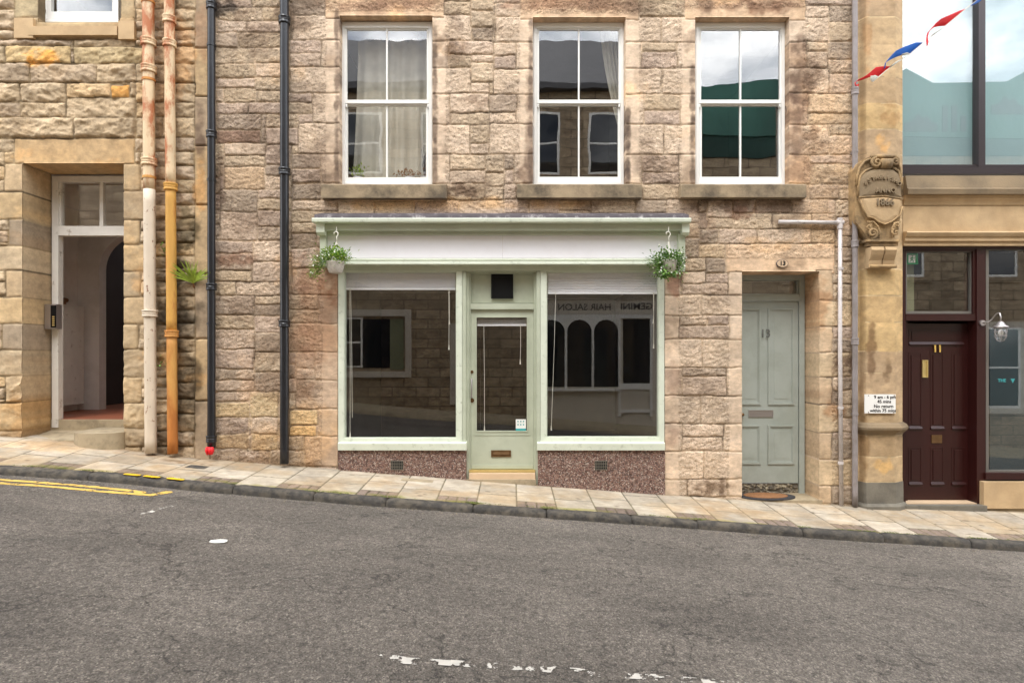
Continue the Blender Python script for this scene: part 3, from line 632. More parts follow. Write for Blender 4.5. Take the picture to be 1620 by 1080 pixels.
stones += [lintel(514, 703, -22, 24, 6), lintel(823, 1011, -22, 27, 5), lintel(1083, 1275, -22, 27, 14)]
stones += jamb(537, [24, 64, 106, 147, 195, 243, 290], [462, 508, 458, 494, 471, 508], 'L') + jamb(684, [24, 65, 108, 148, 197, 244, 291], [745, 710, 745, 711, 743, 712], 'R')
stones += jamb(843, [27, 67, 109, 149, 196, 244, 291], [785, 816, 780, 817, 774, 813], 'L') + jamb(990, [27, 67, 108, 149, 197, 245, 291], [1046, 1015, 1046, 1018, 1050, 1016], 'R')
stones += jamb(1100, [27, 67, 108, 149, 197, 245, 291], [1047, 1072, 1048, 1077, 1051, 1074], 'L') + jamb(1249, [27, 66, 108, 148, 197, 245, 291], [1312, 1276, 1311, 1279, 1312, 1282], 'R', cols=(J, srgb(186, 156, 128)))
stones += jamb(534, [424, 467, 512, 557, 601, 647, 690, 738], [461, 503, 455, 497, 468, 503, 482], 'L', mg=24, cols=(srgb(182, 154, 128), srgb(176, 150, 126), srgb(188, 158, 128)))
pier_y = [429, 467, 499, 537, 581, 626, 670, 714, 758, 786]
stones += jamb(1052, pier_y, [1078, 1110, 1076, 1112, 1080, 1109, 1080, 1113, 1088], 'R', mg=22)
stones += jamb(1174, pier_y, [1152, 1110, 1153, 1112, 1150, 1109, 1145, 1113, 1151], 'L', mg=20)
stones += jamb(1297, [428, 475, 517, 557, 596, 640, 684, 727, 768, 797], [1318, 1348, 1318, 1349, 1317, 1328, 1317, 1350, 1317], 'R', mg=20, cols=(srgb(194, 166, 134), srgb(200, 174, 140)))
stones += [ST(1149, 1322, 386, 428 + E, srgb(206, 174, 142), 1.0, margin=[(-99, 99, PZ(433), PZ(408))])]
stones += [ST(508, 706, 291, 317, MORT, .3), ST(818, 1016, 291, 316, MORT, .3), ST(1077, 1276, 291, 315, MORT, .3)]
# a few stones one can pick out in the photograph
for q in ((343, 390, 32, 52, srgb(196, 172, 150)), (354, 404, 140, 162), (343, 412, 206, 226, srgb(150, 120, 100)), (354, 420, 264, 300, srgb(190, 160, 128)), (347, 407, 335, 380),
          (395, 441, 620, 660, srgb(196, 170, 132)), (340, 396, 636, 660, srgb(202, 174, 134)), (457, 503, 648, 672, srgb(198, 172, 132)), (457, 500, 673, 690, srgb(202, 168, 118)),
          (397, 440, 686, 712, srgb(204, 176, 138)), (341, 393, 686, 709, srgb(196, 166, 128)), (1137, 1197, 362, 386), (1198, 1284, 362, 386), (1105, 1148, 386, 408, srgb(204, 176, 142)),
          (1120, 1160, 344, 362), (1194, 1252, 315, 337, srgb(150, 126, 106)), (1253, 1310, 315, 338), (1280, 1328, 292, 315)):
    stones.append(ST(*q[:4], q[4] if len(q) > 4 else rnd.choice(RUB), 1.1))
YB = PZ(860)
opens = [(PX(537), PX(684), PZ(293), PZ(24.5), .2, 'LRTB'), (PX(843), PX(990), PZ(293), PZ(27), .2, 'LRTB'), (PX(1100), PX(1249), PZ(293), PZ(27), .2, 'LRTB'),
         (PX(534), PX(1052), YB - 1, PZ(400), .3, 'LR'), (PX(1174), PX(1297), YB - 1, PZ(429), .42, 'LRT')]
Dk = srgb(84, 68, 58)
sta = [(PX(1263), PZ(85), .12, .2, srgb(96, 82, 72), .8), (PX(1264), PZ(135), .22, .2, srgb(92, 74, 62), .8), (PX(1263), PZ(172), .12, .2, srgb(100, 84, 74), .8), (PX(1268), PZ(220), .28, .2, srgb(112, 92, 76), .75),
       (PX(1266), PZ(268), .16, .18, srgb(110, 94, 84), .8), (PX(1210), PZ(6), .3, .12, srgb(110, 84, 66), .8), (PX(1120), PZ(5), .12, .15, Dk, .7), (PX(838), PZ(215), .06, .7, srgb(100, 84, 74), .6),
       (PX(835), PZ(280), .12, .14, srgb(116, 100, 88), .8), (PX(350), PZ(10), .18, .12, srgb(60, 56, 54), .85), (PX(1130), PZ(322), .35, .12, srgb(100, 86, 76), .8), (PX(1170), PZ(330), .16, .12, srgb(110, 82, 66), .7),
       (PX(1290), PZ(480), .18, .3, srgb(150, 116, 84), .6), (PX(1335), PZ(577), .16, .15, srgb(100, 82, 72), .8), (PX(1320), PZ(650), .14, .1, srgb(140, 96, 56), .5), (PX(1128), PZ(770), .2, .1, srgb(96, 80, 64), .8),
       (PX(505), PZ(470), .28, .7, srgb(156, 128, 106), .6), (PX(480), PZ(560), .22, .5, srgb(156, 132, 112), .6), (PX(470), PZ(440), .16, .3, srgb(140, 114, 98), .6), (PX(700), PZ(303), .1, .1, Dk, .5),
       (PX(730), PZ(302), .22, .09, srgb(96, 80, 68), .8), (PX(525), PZ(455), .16, .22, srgb(124, 92, 72), .7), (PX(390), PZ(600), .12, .3, srgb(206, 186, 164), .6), (PX(370), PZ(410), .28, .1, srgb(130, 100, 82), .7),
       (PX(1070), PZ(440), .1, .2, srgb(140, 106, 92), .7), (PX(1064), PZ(600), .1, .2, srgb(140, 118, 106), .5), (PX(1062), PZ(690), .1, .2, srgb(150, 128, 114), .5), (PX(1100), PZ(355), .2, .2, srgb(124, 104, 90), .5),
       (PX(470), PZ(690), .5, .35, srgb(206, 172, 124), .35), (PX(700), PZ(322), 1.4, .08, srgb(204, 170, 118), .5), (PX(1100), PZ(800), .5, .12, srgb(110, 96, 78), .8), (PX(400), PZ(735), .8, .09, srgb(120, 104, 84), .7),
       (PX(1310), PZ(230), .5, 1.1, srgb(216, 186, 148), .35), (PX(345), PZ(300), .08, .4, srgb(90, 72, 62), .6), (PX(900), PZ(5), .7, .1, srgb(150, 116, 92), .5), (PX(610), PZ(8), .6, .1, srgb(150, 116, 92), .4)]
for (ex, z_a, z_b) in ((533, 40, 285), (840, 50, 285), (1096, 120, 285), (688, 60, 280), (993, 180, 285)):
    sta += [(PX(ex), PZ(z_a + (z_b - z_a) * i / 6), .035, .16, srgb(92, 80, 72), .75) for i in range(7)]
sta += [(PX(px), PZ(8), .45, .07, srgb(128, 108, 92), .6) for px in (560, 640, 860, 960, 1130, 1220)]
rn_ = random.Random(77)
sta += [(rn_.uniform(-3.6, 4.1), rn_.uniform(.4, 6.3), rn_.uniform(.12, .4), rn_.uniform(.08, .2), rn_.choice([srgb(112, 98, 84), srgb(132, 114, 96), srgb(204, 180, 148), srgb(120, 104, 90)]), rn_.uniform(.25, .6)) for _ in range(70)]

sta += [(rn_.uniform(-3.6, 4.1), rn_.uniform(3.0, 6.3), rn_.uniform(.1, .3), rn_.uniform(.1, .3), srgb(104, 90, 78), rn_.uniform(.35, .7)) for _ in range(26)]
# ---- the middle house
house = thing('stone_house', 'pinkish sandstone terraced house with the pale green shopfront and three sash windows above', 'house', (0, 0, float(wall_z(0))))
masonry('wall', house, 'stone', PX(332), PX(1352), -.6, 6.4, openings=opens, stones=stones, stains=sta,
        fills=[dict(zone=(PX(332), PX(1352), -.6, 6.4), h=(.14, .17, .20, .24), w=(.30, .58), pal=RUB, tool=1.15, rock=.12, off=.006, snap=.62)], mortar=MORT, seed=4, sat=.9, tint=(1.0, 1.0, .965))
bm = B(); box(bm, PX(332), PX(1352), .002, .5, 6.4, 9.2); obj('upper_wall', bm, 'opp_stone', house)
bm = B()       # plain masonry backing behind the facing, round the openings
for a, b, c, d in ((332, 534, -50, 900), (684, 843, -50, 340), (990, 1100, -50, 340), (1249, 1352, -50, 425), (537, 684, -50, 20), (843, 990, -50, 22), (1100, 1249, -50, 22),
                   (534, 1174, 296, 425), (1052, 1172, 425, 900), (1174, 1249, 296, 425), (1299, 1352, 425, 900)):
    x0, x1 = PX(a) + .003, PX(b) - .003
    box(bm, x0, x1, .03, .19 if d < 425 else .19, PZ(d), PZ(c))
obj('wall_backing', bm, 'dark', house)
def sill_part(px0, px1, py0, py1, parent, m='sill', proj=.10):
    bm = B(); x0, x1 = PX(px0, -proj), PX(px1, -proj); z0, z1 = PZ(py1, -proj), PZ(py0, -proj)
    prism_x(bm, [(-proj, z0), (-proj, z1 - .012), (-proj + .012, z1), (.14, z1 + .03), (.14, z0)], x0, x1)
    return obj('window_sill', bm, m, parent, bevel=.006)

def sash_window(parent, px0, px1, py0, py1, pym, ys=.12, label=None, glass='glass'):
    """px given at the plane of the outer frame"""
    w_ = bpy.data.objects.new('window', None); COL.objects.link(w_); adopt(w_, parent); w_.empty_display_size = .1
    bm = B(); frame_rect(bm, px0, px1, py0, py1, 4.5, 4.5, 6, 3, ys, ys + .09); frame_rect(bm, px0 - 2, px1 + 2, py0 - 3, py1, 2, 2, 3, 0, ys + .012, ys + .09); obj('window_frame', bm, 'white', w_, bevel=.003)
    cx = (px0 + px1) / 2
    bm = B(); frame_rect(bm, px0 + 4.8, px1 - 4.8, py0 + 6.2, pym, 3, 3, 3, 5.5, ys + .02, ys + .055); pb(bm, cx - 1.2, cx + 1.2, py0 + 9.2, pym - 5.5, ys + .02, ys + .05)
    for q in (px0 + 4.8, px1 - 7.8): prism_y(bm, [(PX(q, ys), PZ(pym, ys)), (PX(q + 3, ys), PZ(pym, ys)), (PX(q + 2.4, ys), PZ(pym + 5, ys)), (PX(q + .6, ys), PZ(pym + 5, ys))], ys + .02, ys + .05)
    obj('upper_sash', bm, 'white', w_, bevel=.0025)
    bm = B(); frame_rect(bm, px0 + 4.8, px1 - 4.8, pym + .5, py1 - 3.2, 4, 4, 3.5, 9, ys + .058, ys + .095); pb(bm, cx - 1.2, cx + 1.2, pym + 4, py1 - 12.2, ys + .058, ys + .09)
    obj('lower_sash', bm, 'white', w_, bevel=.0025)
    bm = B(); pb(bm, px0 + 7, px1 - 7, py0 + 8.5, pym - 3, ys + .036, ys + .040); obj('glass_pane', bm, glass, w_)
    bm = B(); pb(bm, px0 + 7, px1 - 7, pym + 3, py1 - 11, ys + .074, ys + .078); obj('glass_pane', bm, glass, w_)
    return w_
def at(px, ys): return 810 + (px - 810)    # pixels are read straight off the photograph at that depth
sash_window(house, 541, 683, 38, 293, 163.5); sash_window(house, 845, 986.5, 38, 292, 163.5); sash_window(house, 1101.5, 1241.5, 38, 292, 163.5)
sill_part(508, 706, 291, 313, house); sill_part(818, 1016, 291, 312.5, house); sill_part(1077, 1276, 291, 312, house)
def room(name, parent, x0, x1, y0, y1, z0, z1, m='dark', ceil=None, th=.05):
    bm = B(); box(bm, x0 - th, x1 + th, y1, y1 + th, z0, z1); box(bm, x0 - th, x0, y0, y1, z0, z1); box(bm, x1, x1 + th, y0, y1, z0, z1); box(bm, x0 - th, x1 + th, y0, y1 + th, z0 - th, z0)
    o = obj(name, bm, m, parent); bm = B(); box(bm, x0 - th, x1 + th, y0, y1 + th, z1, z1 + th); obj('ceiling', bm, ceil or m, parent); return o
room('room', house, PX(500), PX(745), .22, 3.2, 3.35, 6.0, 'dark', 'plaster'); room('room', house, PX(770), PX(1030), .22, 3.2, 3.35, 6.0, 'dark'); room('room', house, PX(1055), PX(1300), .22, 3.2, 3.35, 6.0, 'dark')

def curtain(name, label, pts_top, pts_bot, y, zt, zb, wave=.03, n=90, lam=.16, m='curtain', hem=0, group=None):
    bm = B(); prev = None; rows = 14
    for i in range(n + 1):
        t = i / n; xt = pts_top[0] + (pts_top[1] - pts_top[0]) * t; xb = pts_bot[0] + (pts_bot[1] - pts_bot[0]) * t; col = []
        for r in range(rows + 1):
            f = r / rows; ph = 2 * math.pi * (xt - pts_top[0]) / lam + .5 * math.sin(t * 13 + f * 2)
            x = xt * (1 - f ** 1.5) + xb * f ** 1.5; top = zt + (hem * abs(math.sin(ph / 2)) if r == 0 else 0)
            col.append(bm.verts.new((x, y + wave * math.sin(ph) * (.5 + .5 * f), top + (zb - zt) * f)))
        if prev:
            for a in range(rows): bm.faces.new((prev[a], prev[a + 1], col[a + 1], col[a]))
        prev = col
    o = obj(name, bm, m, None, smooth=True); sm = o.modifiers.new('thickness', 'SOLIDIFY'); sm.thickness = .003
    return tag(o, label, 'curtain', group)
curtain('curtain', 'pale sheer curtain hanging in scallops across the left upper window', (PX(566, .4), PX(700, .4)), (PX(556, .4), PX(702, .4)), .42, PZ(66, .4), PZ(300, .4), hem=.05)
curtain('curtain', 'striped cream curtain tied back at the right edge of the middle upper window', (PX(950, .4), PX(986, .4)), (PX(982, .4), PX(1002, .4)), .40, PZ(45, .4), PZ(215, .4), wave=.02, lam=.05, n=40)
# ================================================================== shopfront
fas = bpy.data.objects.new('shop_fascia', None); COL.objects.link(fas); adopt(fas, house)
bm = B(); yc = -.26
prism_x(bm, [(yc, PZ(345, yc)), (yc + .012, PZ(339, yc)), (0.0, PZ(337, 0)), (0.0, PZ(345, yc))], PX(497, yc), PX(1090, yc)); obj('lead_flashing', bm, 'lead', fas)
bm = B(); prism_x(bm, [(yc - .015, PZ(351, yc)), (yc - .02, PZ(346.5, yc)), (yc - .012, PZ(345.2, yc)), (.0, PZ(345.2, yc)), (.0, PZ(351.5, yc)), (yc + .01, PZ(352, yc))], PX(494, yc), PX(1093, yc)); obj('cornice', bm, 'sage_light', fas)
bm = B(); pb(bm, 513.5, 1079, 352.5, 364.5, -.19, -.0); pb(bm, 517, 1074, 364.8, 371.2, -.125, -.0)
pb(bm, 506, 515.5, 369, 421, -.14, 0); pb(bm, 1073.5, 1084, 369, 429, -.14, 0); obj('fascia_frame', bm, 'sage', fas, bevel=.004)
for a, b in ((500, 513), (1079.5, 1091)):
    bm = B(); z1, z0 = PZ(352.6, -.22), PZ(371, -.22)
    prism_x(bm, [(-.22, z1), (-.0, z1), (-.0, z0), (-.19, z0), (-.215, z0 + .03)], PX(a, -.22), PX(b, -.22)); obj('bracket', bm, 'sage_light', fas, bevel=.004)
for a, b in ((515.8, 794.8), (795.1, 1073)): bm = B(); pb(bm, a, b, 371.5, 408, -.07, -.0); obj('sign_board', bm, 'sign_white', fas, bevel=.001)
bm = B(); prism_x(bm, [(-.0, PZ(408.3, -.09)), (-.085, PZ(408.3, -.09)), (-.09, PZ(411, -.09)), (-.075, PZ(412.5, -.09)), (-.11, PZ(413.5, -.09)), (-.115, PZ(418, -.09)), (-.0, PZ(419.5, -.09))], PX(516.5, -.09), PX(1072, -.09)); obj('moulding', bm, 'sage_light', fas)
bm = B(); pb(bm, 534.5, 1051, 419.6, 428, -.03, .2); pb(bm, 540, 1051, 426, 430, .005, .2); obj('soffit_board', bm, 'sage', fas, bevel=.003)
def display_window(px0, px1, gx0, gx1, gy1, sx0, sx1):
    d = bpy.data.objects.new('display_window', None); COL.objects.link(d); adopt(d, house)
    bm = B(); frame_rect(bm, px0, px1, 428.2, 699, gx0 - px0 - 1.5, px1 - gx1 - 1.5, 1.5, 699 - gy1 - 1, 0, .12); frame_rect(bm, gx0 - 1.4, gx1 + 1.4, 429.8, gy1 + .8, 1.2, 1.2, .8, 1, .02, .11); obj('window_frame', bm, 'sage_light', d, bevel=.003)
    bm = B(); pb(bm, gx0 - .2, gx1 + .2, 430.5, gy1 + .3, .06, .068); obj('glass_pane', bm, 'glass_shop', d)
    bm = B(); z1, z0 = PZ(700, -.06), PZ(712, -.06); prism_x(bm, [(-.06, z0), (-.065, z1 - .01), (-.05, z1), (0.12, z1 + .02), (.12, z0)], PX(sx0, -.06), PX(sx1, -.06)); obj('window_sill', bm, 'sage_light', d, bevel=.004)
    return d
display_window(535, 731, 545.5, 721, 692.5, 534.5, 738); display_window(855, 1051, 866, 1041.5, 691, 850, 1052)
for a, b, lo in ((535, 737.5, 790), (851, 1052, 800)):
    rsr = bpy.data.objects.new('stall_riser', None); COL.objects.link(rsr); adopt(rsr, house)
    bm = B(); pb(bm, a, b, 711, lo, -.03, .2); obj('pebble_dash', bm, 'pebble', rsr)
    c = 628 if a == 535 else 951; bm = B(); pb(bm, c - 9.5, c + 9.5, 729, 742.5, -.036, -.02)
    obj('vent_recess', bm, 'black', rsr)
    bm = B(); frame_rect(bm, c - 10, c + 10, 728.5, 743, 1, 1, 1, 1, -.042, -.02)
    for q in range(1, 6): pb(bm, c - 10 + q * 3.33 - .5, c - 10 + q * 3.33 + .5, 729.5, 742, -.040, -.03)
    for q in (1, 2): pb(bm, c - 9, c + 9, 728.5 + q * 4.8 - .4, 728.5 + q * 4.8 + .4, -.041, -.03)
    obj('air_vent', bm, 'plinth_grey', rsr)
# posts and the recessed shop door
bm = B(); pb(bm, 731.2, 741.5, 428.3, 762, .035, .2); pb(bm, 731.5, 737, 430, 712, -.004, .034); pb(bm, 847.5, 855, 428.3, 775, .035, .2); pb(bm, 849, 854.6, 430, 712, -.004, .034); pb(bm, 741.7, 847.3, 423, 430.5, .035, .2)
obj('door_post', bm, 'sage', house, bevel=.003)
sdoor = bpy.data.objects.new('shop_door', None); COL.objects.link(sdoor); adopt(sdoor, house)
yd = .10
bm = B(); frame_rect(bm, 741.8, 847.2, 430.7, 743, 2.6, 2.6, 2.2, 0, yd - .03, .2); pb(bm, 744.6, 844.5, 480, 489, yd - .035, .2); obj('door_frame', bm, 'sage', sdoor, bevel=.003)
bm = B(); frame_rect(bm, 744.8, 844.3, 433, 479.6, 0, 0, .1, .1, yd + .03, .19); pb(bm, 744.8, 844.3, 433.3, 479.3, yd + .03, .19); obj('fanlight_board', bm, 'sage', sdoor)
bm = B(); pb(bm, 777, 812, 433.5, 472, yd - .0, .14)
frame_rect(bm, 777.2, 811.8, 434, 471.8, 2.5, 2.5, 4, 2, yd - .012, yd - .001); obj('ventilator', bm, 'black', sdoor, bevel=.004)
bm = B(); gx0, gx1, gy0, gy1 = 754, 833.5, 502, 681.5
frame_rect(bm, 744.8, 844.2, 489.3, 742, gx0 - 744.8, 844.2 - gx1, gy0 - 489.3, 742 - gy1, yd, yd + .045); frame_rect(bm, gx0 - 1.6, gx1 + 1.6, gy0 - 1.6, gy1 + 1.6, 1.6, 1.6, 1.6, 1.6, yd - .008, yd + .02)
pb(bm, 750, 838.5, 687, 688.3, yd - .006, yd); pb(bm, 746, 843, 735, 741, yd - .01, yd); obj('door_leaf', bm, 'sage', sdoor, bevel=.0025)
bm = B(); pb(bm, gx0 - .5, gx1 + .5, gy0 - .5, gy1 + .5, yd + .02, yd + .026); obj('glass_pane', bm, 'glass_shop', sdoor)
bm = B(); frame_rect(bm, 777, 808.5, 712, 722.5, 1.6, 1.6, 1.6, 1.6, yd - .012, yd); pb(bm, 778.6, 806.9, 713.6, 720.9, yd - .006, yd); prism_x(bm, [(yd - .016, PZ(718.5, yd)), (yd - .008, PZ(714, yd)), (yd - .006, PZ(719, yd))], PX(780, yd), PX(805.5, yd)); obj('letter_plate', bm, 'brass_dull', sdoor, bevel=.001)
bm = B(); tube(bm, [(PX(746.5, yd), yd - .03, PZ(599, yd)), (PX(746.5, yd), yd - .055, PZ(602, yd)), (PX(746.5, yd), yd - .055, PZ(624, yd)), (PX(746.5, yd), yd - .03, PZ(628, yd))], .009); tube(bm, [(PX(746.5, yd), yd, PZ(600, yd)), (PX(746.5, yd), yd - .05, PZ(600, yd))], .011); tube(bm, [(PX(746.5, yd), yd, PZ(627, yd)), (PX(746.5, yd), yd - .05, PZ(627, yd))], .011); obj('pull_handle', bm, 'steel', sdoor, smooth=True)
for py, r_ in ((588, .019), (633, .027)):
    bm = B(); tube(bm, [(PX(746.8, yd), yd, PZ(py, yd)), (PX(746.8, yd), yd - .012, PZ(py, yd))], r_, 18); tube(bm, [(PX(746.8, yd), yd - .012, PZ(py, yd)), (PX(746.8, yd), yd - .018, PZ(py, yd))], r_ * .45, 12); obj('lock', bm, 'brass_dull', sdoor)
stk = B(); pb(stk, 816, 832, 663, 681, yd + .013, yd + .018); st = obj('sticker', stk, 'white', sdoor)
bm = B(); pb(bm, 816, 832, 677.5, 681, yd + .010, yd + .013); obj('sticker_band', bm, 'orange', sdoor); bm = B()
for i in range(3):
    for j in range(2): bm = B(); tube(bm, [(PX(819.5 + i * 4.4, yd), yd + .013, PZ(666.5 + j * 5, yd)), (PX(819.5 + i * 4.4, yd), yd + .010, PZ(666.5 + j * 5, yd))], .009, 8); obj('sticker_print', bm, 'orange', sdoor)
bm = B(); pb(bm, 742, 846.8, 742.8, 746.8, yd - .045, yd + .06); obj('brass_threshold', bm, 'brass', sdoor, bevel=.002)
bm = B(); pb(bm, 742, 846.8, 749, 758, -.02, .16); obj('doorstep', bm, 'step_peach', sdoor, bevel=.006); bm = B(); pb(bm, 740, 848, 758.3, 790, -.05, .16); obj('step_block', bm, 'step_stone', sdoor, bevel=.008)
bm = B(); pb(bm, 742, 846.8, 747, 749, .05, .2); obj('door_sill_gap', bm, 'black', sdoor)
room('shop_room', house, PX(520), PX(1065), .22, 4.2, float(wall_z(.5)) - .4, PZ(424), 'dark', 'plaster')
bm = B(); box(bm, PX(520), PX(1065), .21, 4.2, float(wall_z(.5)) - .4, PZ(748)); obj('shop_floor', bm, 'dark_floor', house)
bm = B(); box(bm, PX(722), PX(730), .7, 2.4, PZ(748), PZ(424)); box(bm, PX(600, 3), PX(760, 3), 3.0, 3.1, PZ(748), PZ(424)); obj('partition', bm, 'stair_dark', house)

def blind(label, px0, px1, py0, py1, y, cords, group='white slatted blinds pulled up'):
    t = thing('slatted_blind', label, 'blind', (PX((px0 + px1) / 2, y), y, PZ(py0, y)), group)
    bm = B(); n = 12; step_ = (py1 - py0 - 4) / n
    for i in range(n):
        z = PZ(py0 + 2 + i * step_, y); q = .5 * abs(PZ(py0, y) - PZ(py0 + step_, y))
        prism_x(bm, [(y - .012, z - q * .8), (y + .004, z + q * .8), (y + .016, z + q * .6), (y, z - q)], PX(px0, y), PX(px1, y))
    pb(bm, px0, px1, py1 - 3, py1, y - .014, y + .014); obj('slats', bm, 'blind', t)
    for (cx, cx2, cyb, kn) in cords:
        bm = B(); tube(bm, [(PX(cx, y), y - .02, PZ(py1 - 2, y)), (PX((cx + cx2) / 2 + .4, y), y - .02, PZ((py1 + cyb) / 2, y)), (PX(cx2, y), y - .02, PZ(cyb, y))], .0028, 6); obj('cord', bm, 'cord', t)
        if kn: bm = B(); tube(bm, [(PX(cx2, y), y - .02, PZ(cyb - 3, y)), (PX(cx2, y), y - .02, PZ(cyb + 5, y))], [.004, .009], 8); obj('cord_knob', bm, 'cord', t)
blind('white slatted blind raised in the left shop window', 546, 720.5, 430, 458.5, .095, [(554, 554.5, 686, 1), (555.5, 558, 660, 0), (711, 711, 508, 1), (710, 710.5, 548, 1)])
blind('white slatted blind raised in the right shop window', 867, 1040.5, 430, 465, .095, [(879, 872, 675, 1), (1034, 1033, 507, 1), (1033, 1033.5, 546, 1)])
blind('short white blind raised behind the glass of the shop door', 755, 833, 503, 515.5, yd + .06, [(765.5, 766.5, 676, 1), (823.5, 823, 571, 1)])
# ================================================================== front door 13
def panel(bm, px0, px1, py0, py1, y, m_=3.2, d=.012):
    """raised moulding round a sunk panel"""
    frame_rect(bm, px0, px1, py0, py1, m_ * .45, m_ * .45, m_ * .45, m_ * .45, y - d, y + .006)
    frame_rect(bm, px0 + m_ * .45, px1 - m_ * .45, py0 + m_ * .45, py1 - m_ * .45, m_ * .3, m_ * .3, m_ * .3, m_ * .3, y - d * .45, y + .006)
    k = m_ * 1.5; pb(bm, px0 + k, px1 - k, py0 + k, py1 - k, y - .004, y + .006)
fd = bpy.data.objects.new('front_door', None); COL.objects.link(fd); adopt(fd, house); y13 = .38
bm = B(); pb(bm, 1264.5, 1273, 434, 786, y13 - .02, y13 + .1); pb(bm, 1148, 1156, 434, 786, y13 - .02, y13 + .1); pb(bm, 1156.2, 1264.3, 434, 443, y13 - .02, y13 + .1); pb(bm, 1156.2, 1264.3, 465, 476, y13 - .03, y13 + .1)
pb(bm, 1261, 1264.3, 443.2, 464.8, y13 + .01, y13 + .1); obj('door_frame', bm, 'grey_green', fd, bevel=.004)
bm = B(); pb(bm, 1156.2, 1261, 443.2, 464.8, y13 + .03, y13 + .036); obj('fanlight', bm, 'glass', fd)
bm = B(); pb(bm, 1156.2, 1261, 443.2, 464.8, y13 + .12, y13 + .14); obj('fanlight_backing', bm, 'plinth_grey', fd)
bm = B(); pb(bm, 1156.6, 1262.6, 477, 763.5, y13, y13 + .05)
for (a, b, c, d) in ((1163, 1204, 487, 640), (1215.5, 1257, 487, 640), (1163, 1204, 672, 734), (1215.5, 1257, 672, 734)): panel(bm, a, b, c, d, y13, 6.2, .016)
obj('door_leaf', bm, 'grey_green', fd, bevel=.0018)
bm = B(); frame_rect(bm, 1184.5, 1223.5, 648.5, 659.5, 1.2, 1.2, 1.2, 1.2, y13 - .012, y13); pb(bm, 1185.7, 1222.3, 649.7, 658.3, y13 - .007, y13); obj('letter_plate', bm, 'steel', fd, bevel=.001)
text('door_number', '13', .15, (PX(1210, y13), y13 - .02, PZ(528, y13)), 'number_grey', fd, depth=.003, bold=.001, xs=.9)
bm = B(); tube(bm, [(PX(1173, y13), y13, PZ(655, y13)), (PX(1173, y13), y13 - .05, PZ(655, y13))], .02, 14); obj('knob', bm, 'brass_dull', fd, smooth=True)
bm = B(); pb(bm, 1156.2, 1264.3, 764.5, 790, y13 + .015, y13 + .12)
for _ in range(90):
    x = rnd.uniform(PX(1160, y13), PX(1262, y13)); z = rnd.uniform(PZ(780, y13), PZ(766, y13)); bmesh.ops.create_icosphere(bm, subdivisions=1, radius=rnd.uniform(.012, .028), matrix=Matrix.Translation((x, y13 + .012, z)) @ Matrix.Diagonal((1.3, .6, .8, 1)))
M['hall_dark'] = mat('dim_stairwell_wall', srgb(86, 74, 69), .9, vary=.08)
M['rubble_dark'] = mat('dark_flint_threshold', srgb(92, 84, 72), .7, vary=.4, vscale=26, bump=.006, bscale=40, dirt=srgb(176, 164, 138), dscale=18, damt=.8, dpos=(.5, .6))
obj('threshold_stone', bm, 'rubble_dark', fd)
bm = B(); zt = float(wall_z(PX(1235))) + .02
v_ = [(PX(1150), -.02), (PX(1300), -.02), (PX(1300), .5), (PX(1150), .5)]
prism_z(bm, v_, zt - .3, zt); obj('doorstep', bm, 'step_stone', house, bevel=.01)
pl = bpy.data.objects.new('number_plaque', None); COL.objects.link(pl); adopt(pl, house)
def ellipse_y(bm, cx, cz, rx, rz, y0, y1, n=28): return prism_y(bm, [(cx + rx * math.cos(2 * math.pi * i / n), cz + rz * math.sin(2 * math.pi * i / n)) for i in range(n)], y0, y1)
bm = B(); ellipse_y(bm, PX(1237), PZ(417), .072, .05, -.016, .01); obj('plaque_rim', bm, 'lead', pl); bm = B(); ellipse_y(bm, PX(1237), PZ(417), .066, .044, -.02, -.0161); obj('plaque_face', bm, 'step_peach', pl)
text('plaque_number', '13', .075, (PX(1237), -.021, PZ(417)), 'text_black', pl, bold=.0025)
dm = thing('doormat', 'half-round brown doormat with black ribbed border outside the grey-green door', 'doormat', (PX(1217, .12), .12, zt))
bm = B(); n = 36; rx, ry = .36, .2; cxm, cym = PX(1217, .05), .16
ring = lambda k, z: [bm.verts.new((cxm + rx * k * math.cos(2 * math.pi * i / n), cym + ry * k * math.sin(2 * math.pi * i / n), z)) for i in range(n)]
r0 = ring(1, zt + .002); r1 = ring(1, zt + .016); r2 = ring(.76, zt + .018)
for a, b in ((r0, r1), (r1, r2)):
    for i in range(n): bm.faces.new((a[i], a[(i + 1) % n], b[(i + 1) % n], b[i]))
bm.faces.new(r2); obj('border', bm, 'mat_black', dm)
bm = B(); ring(.75, 0); bm.free(); bm = B(); prism_z(bm, [(cxm + rx * .75 * math.cos(2 * math.pi * i / n), cym + ry * .75 * math.sin(2 * math.pi * i / n)) for i in range(n)], zt + .0182, zt + .024); obj('coir_centre', bm, 'mat_coir', dm)

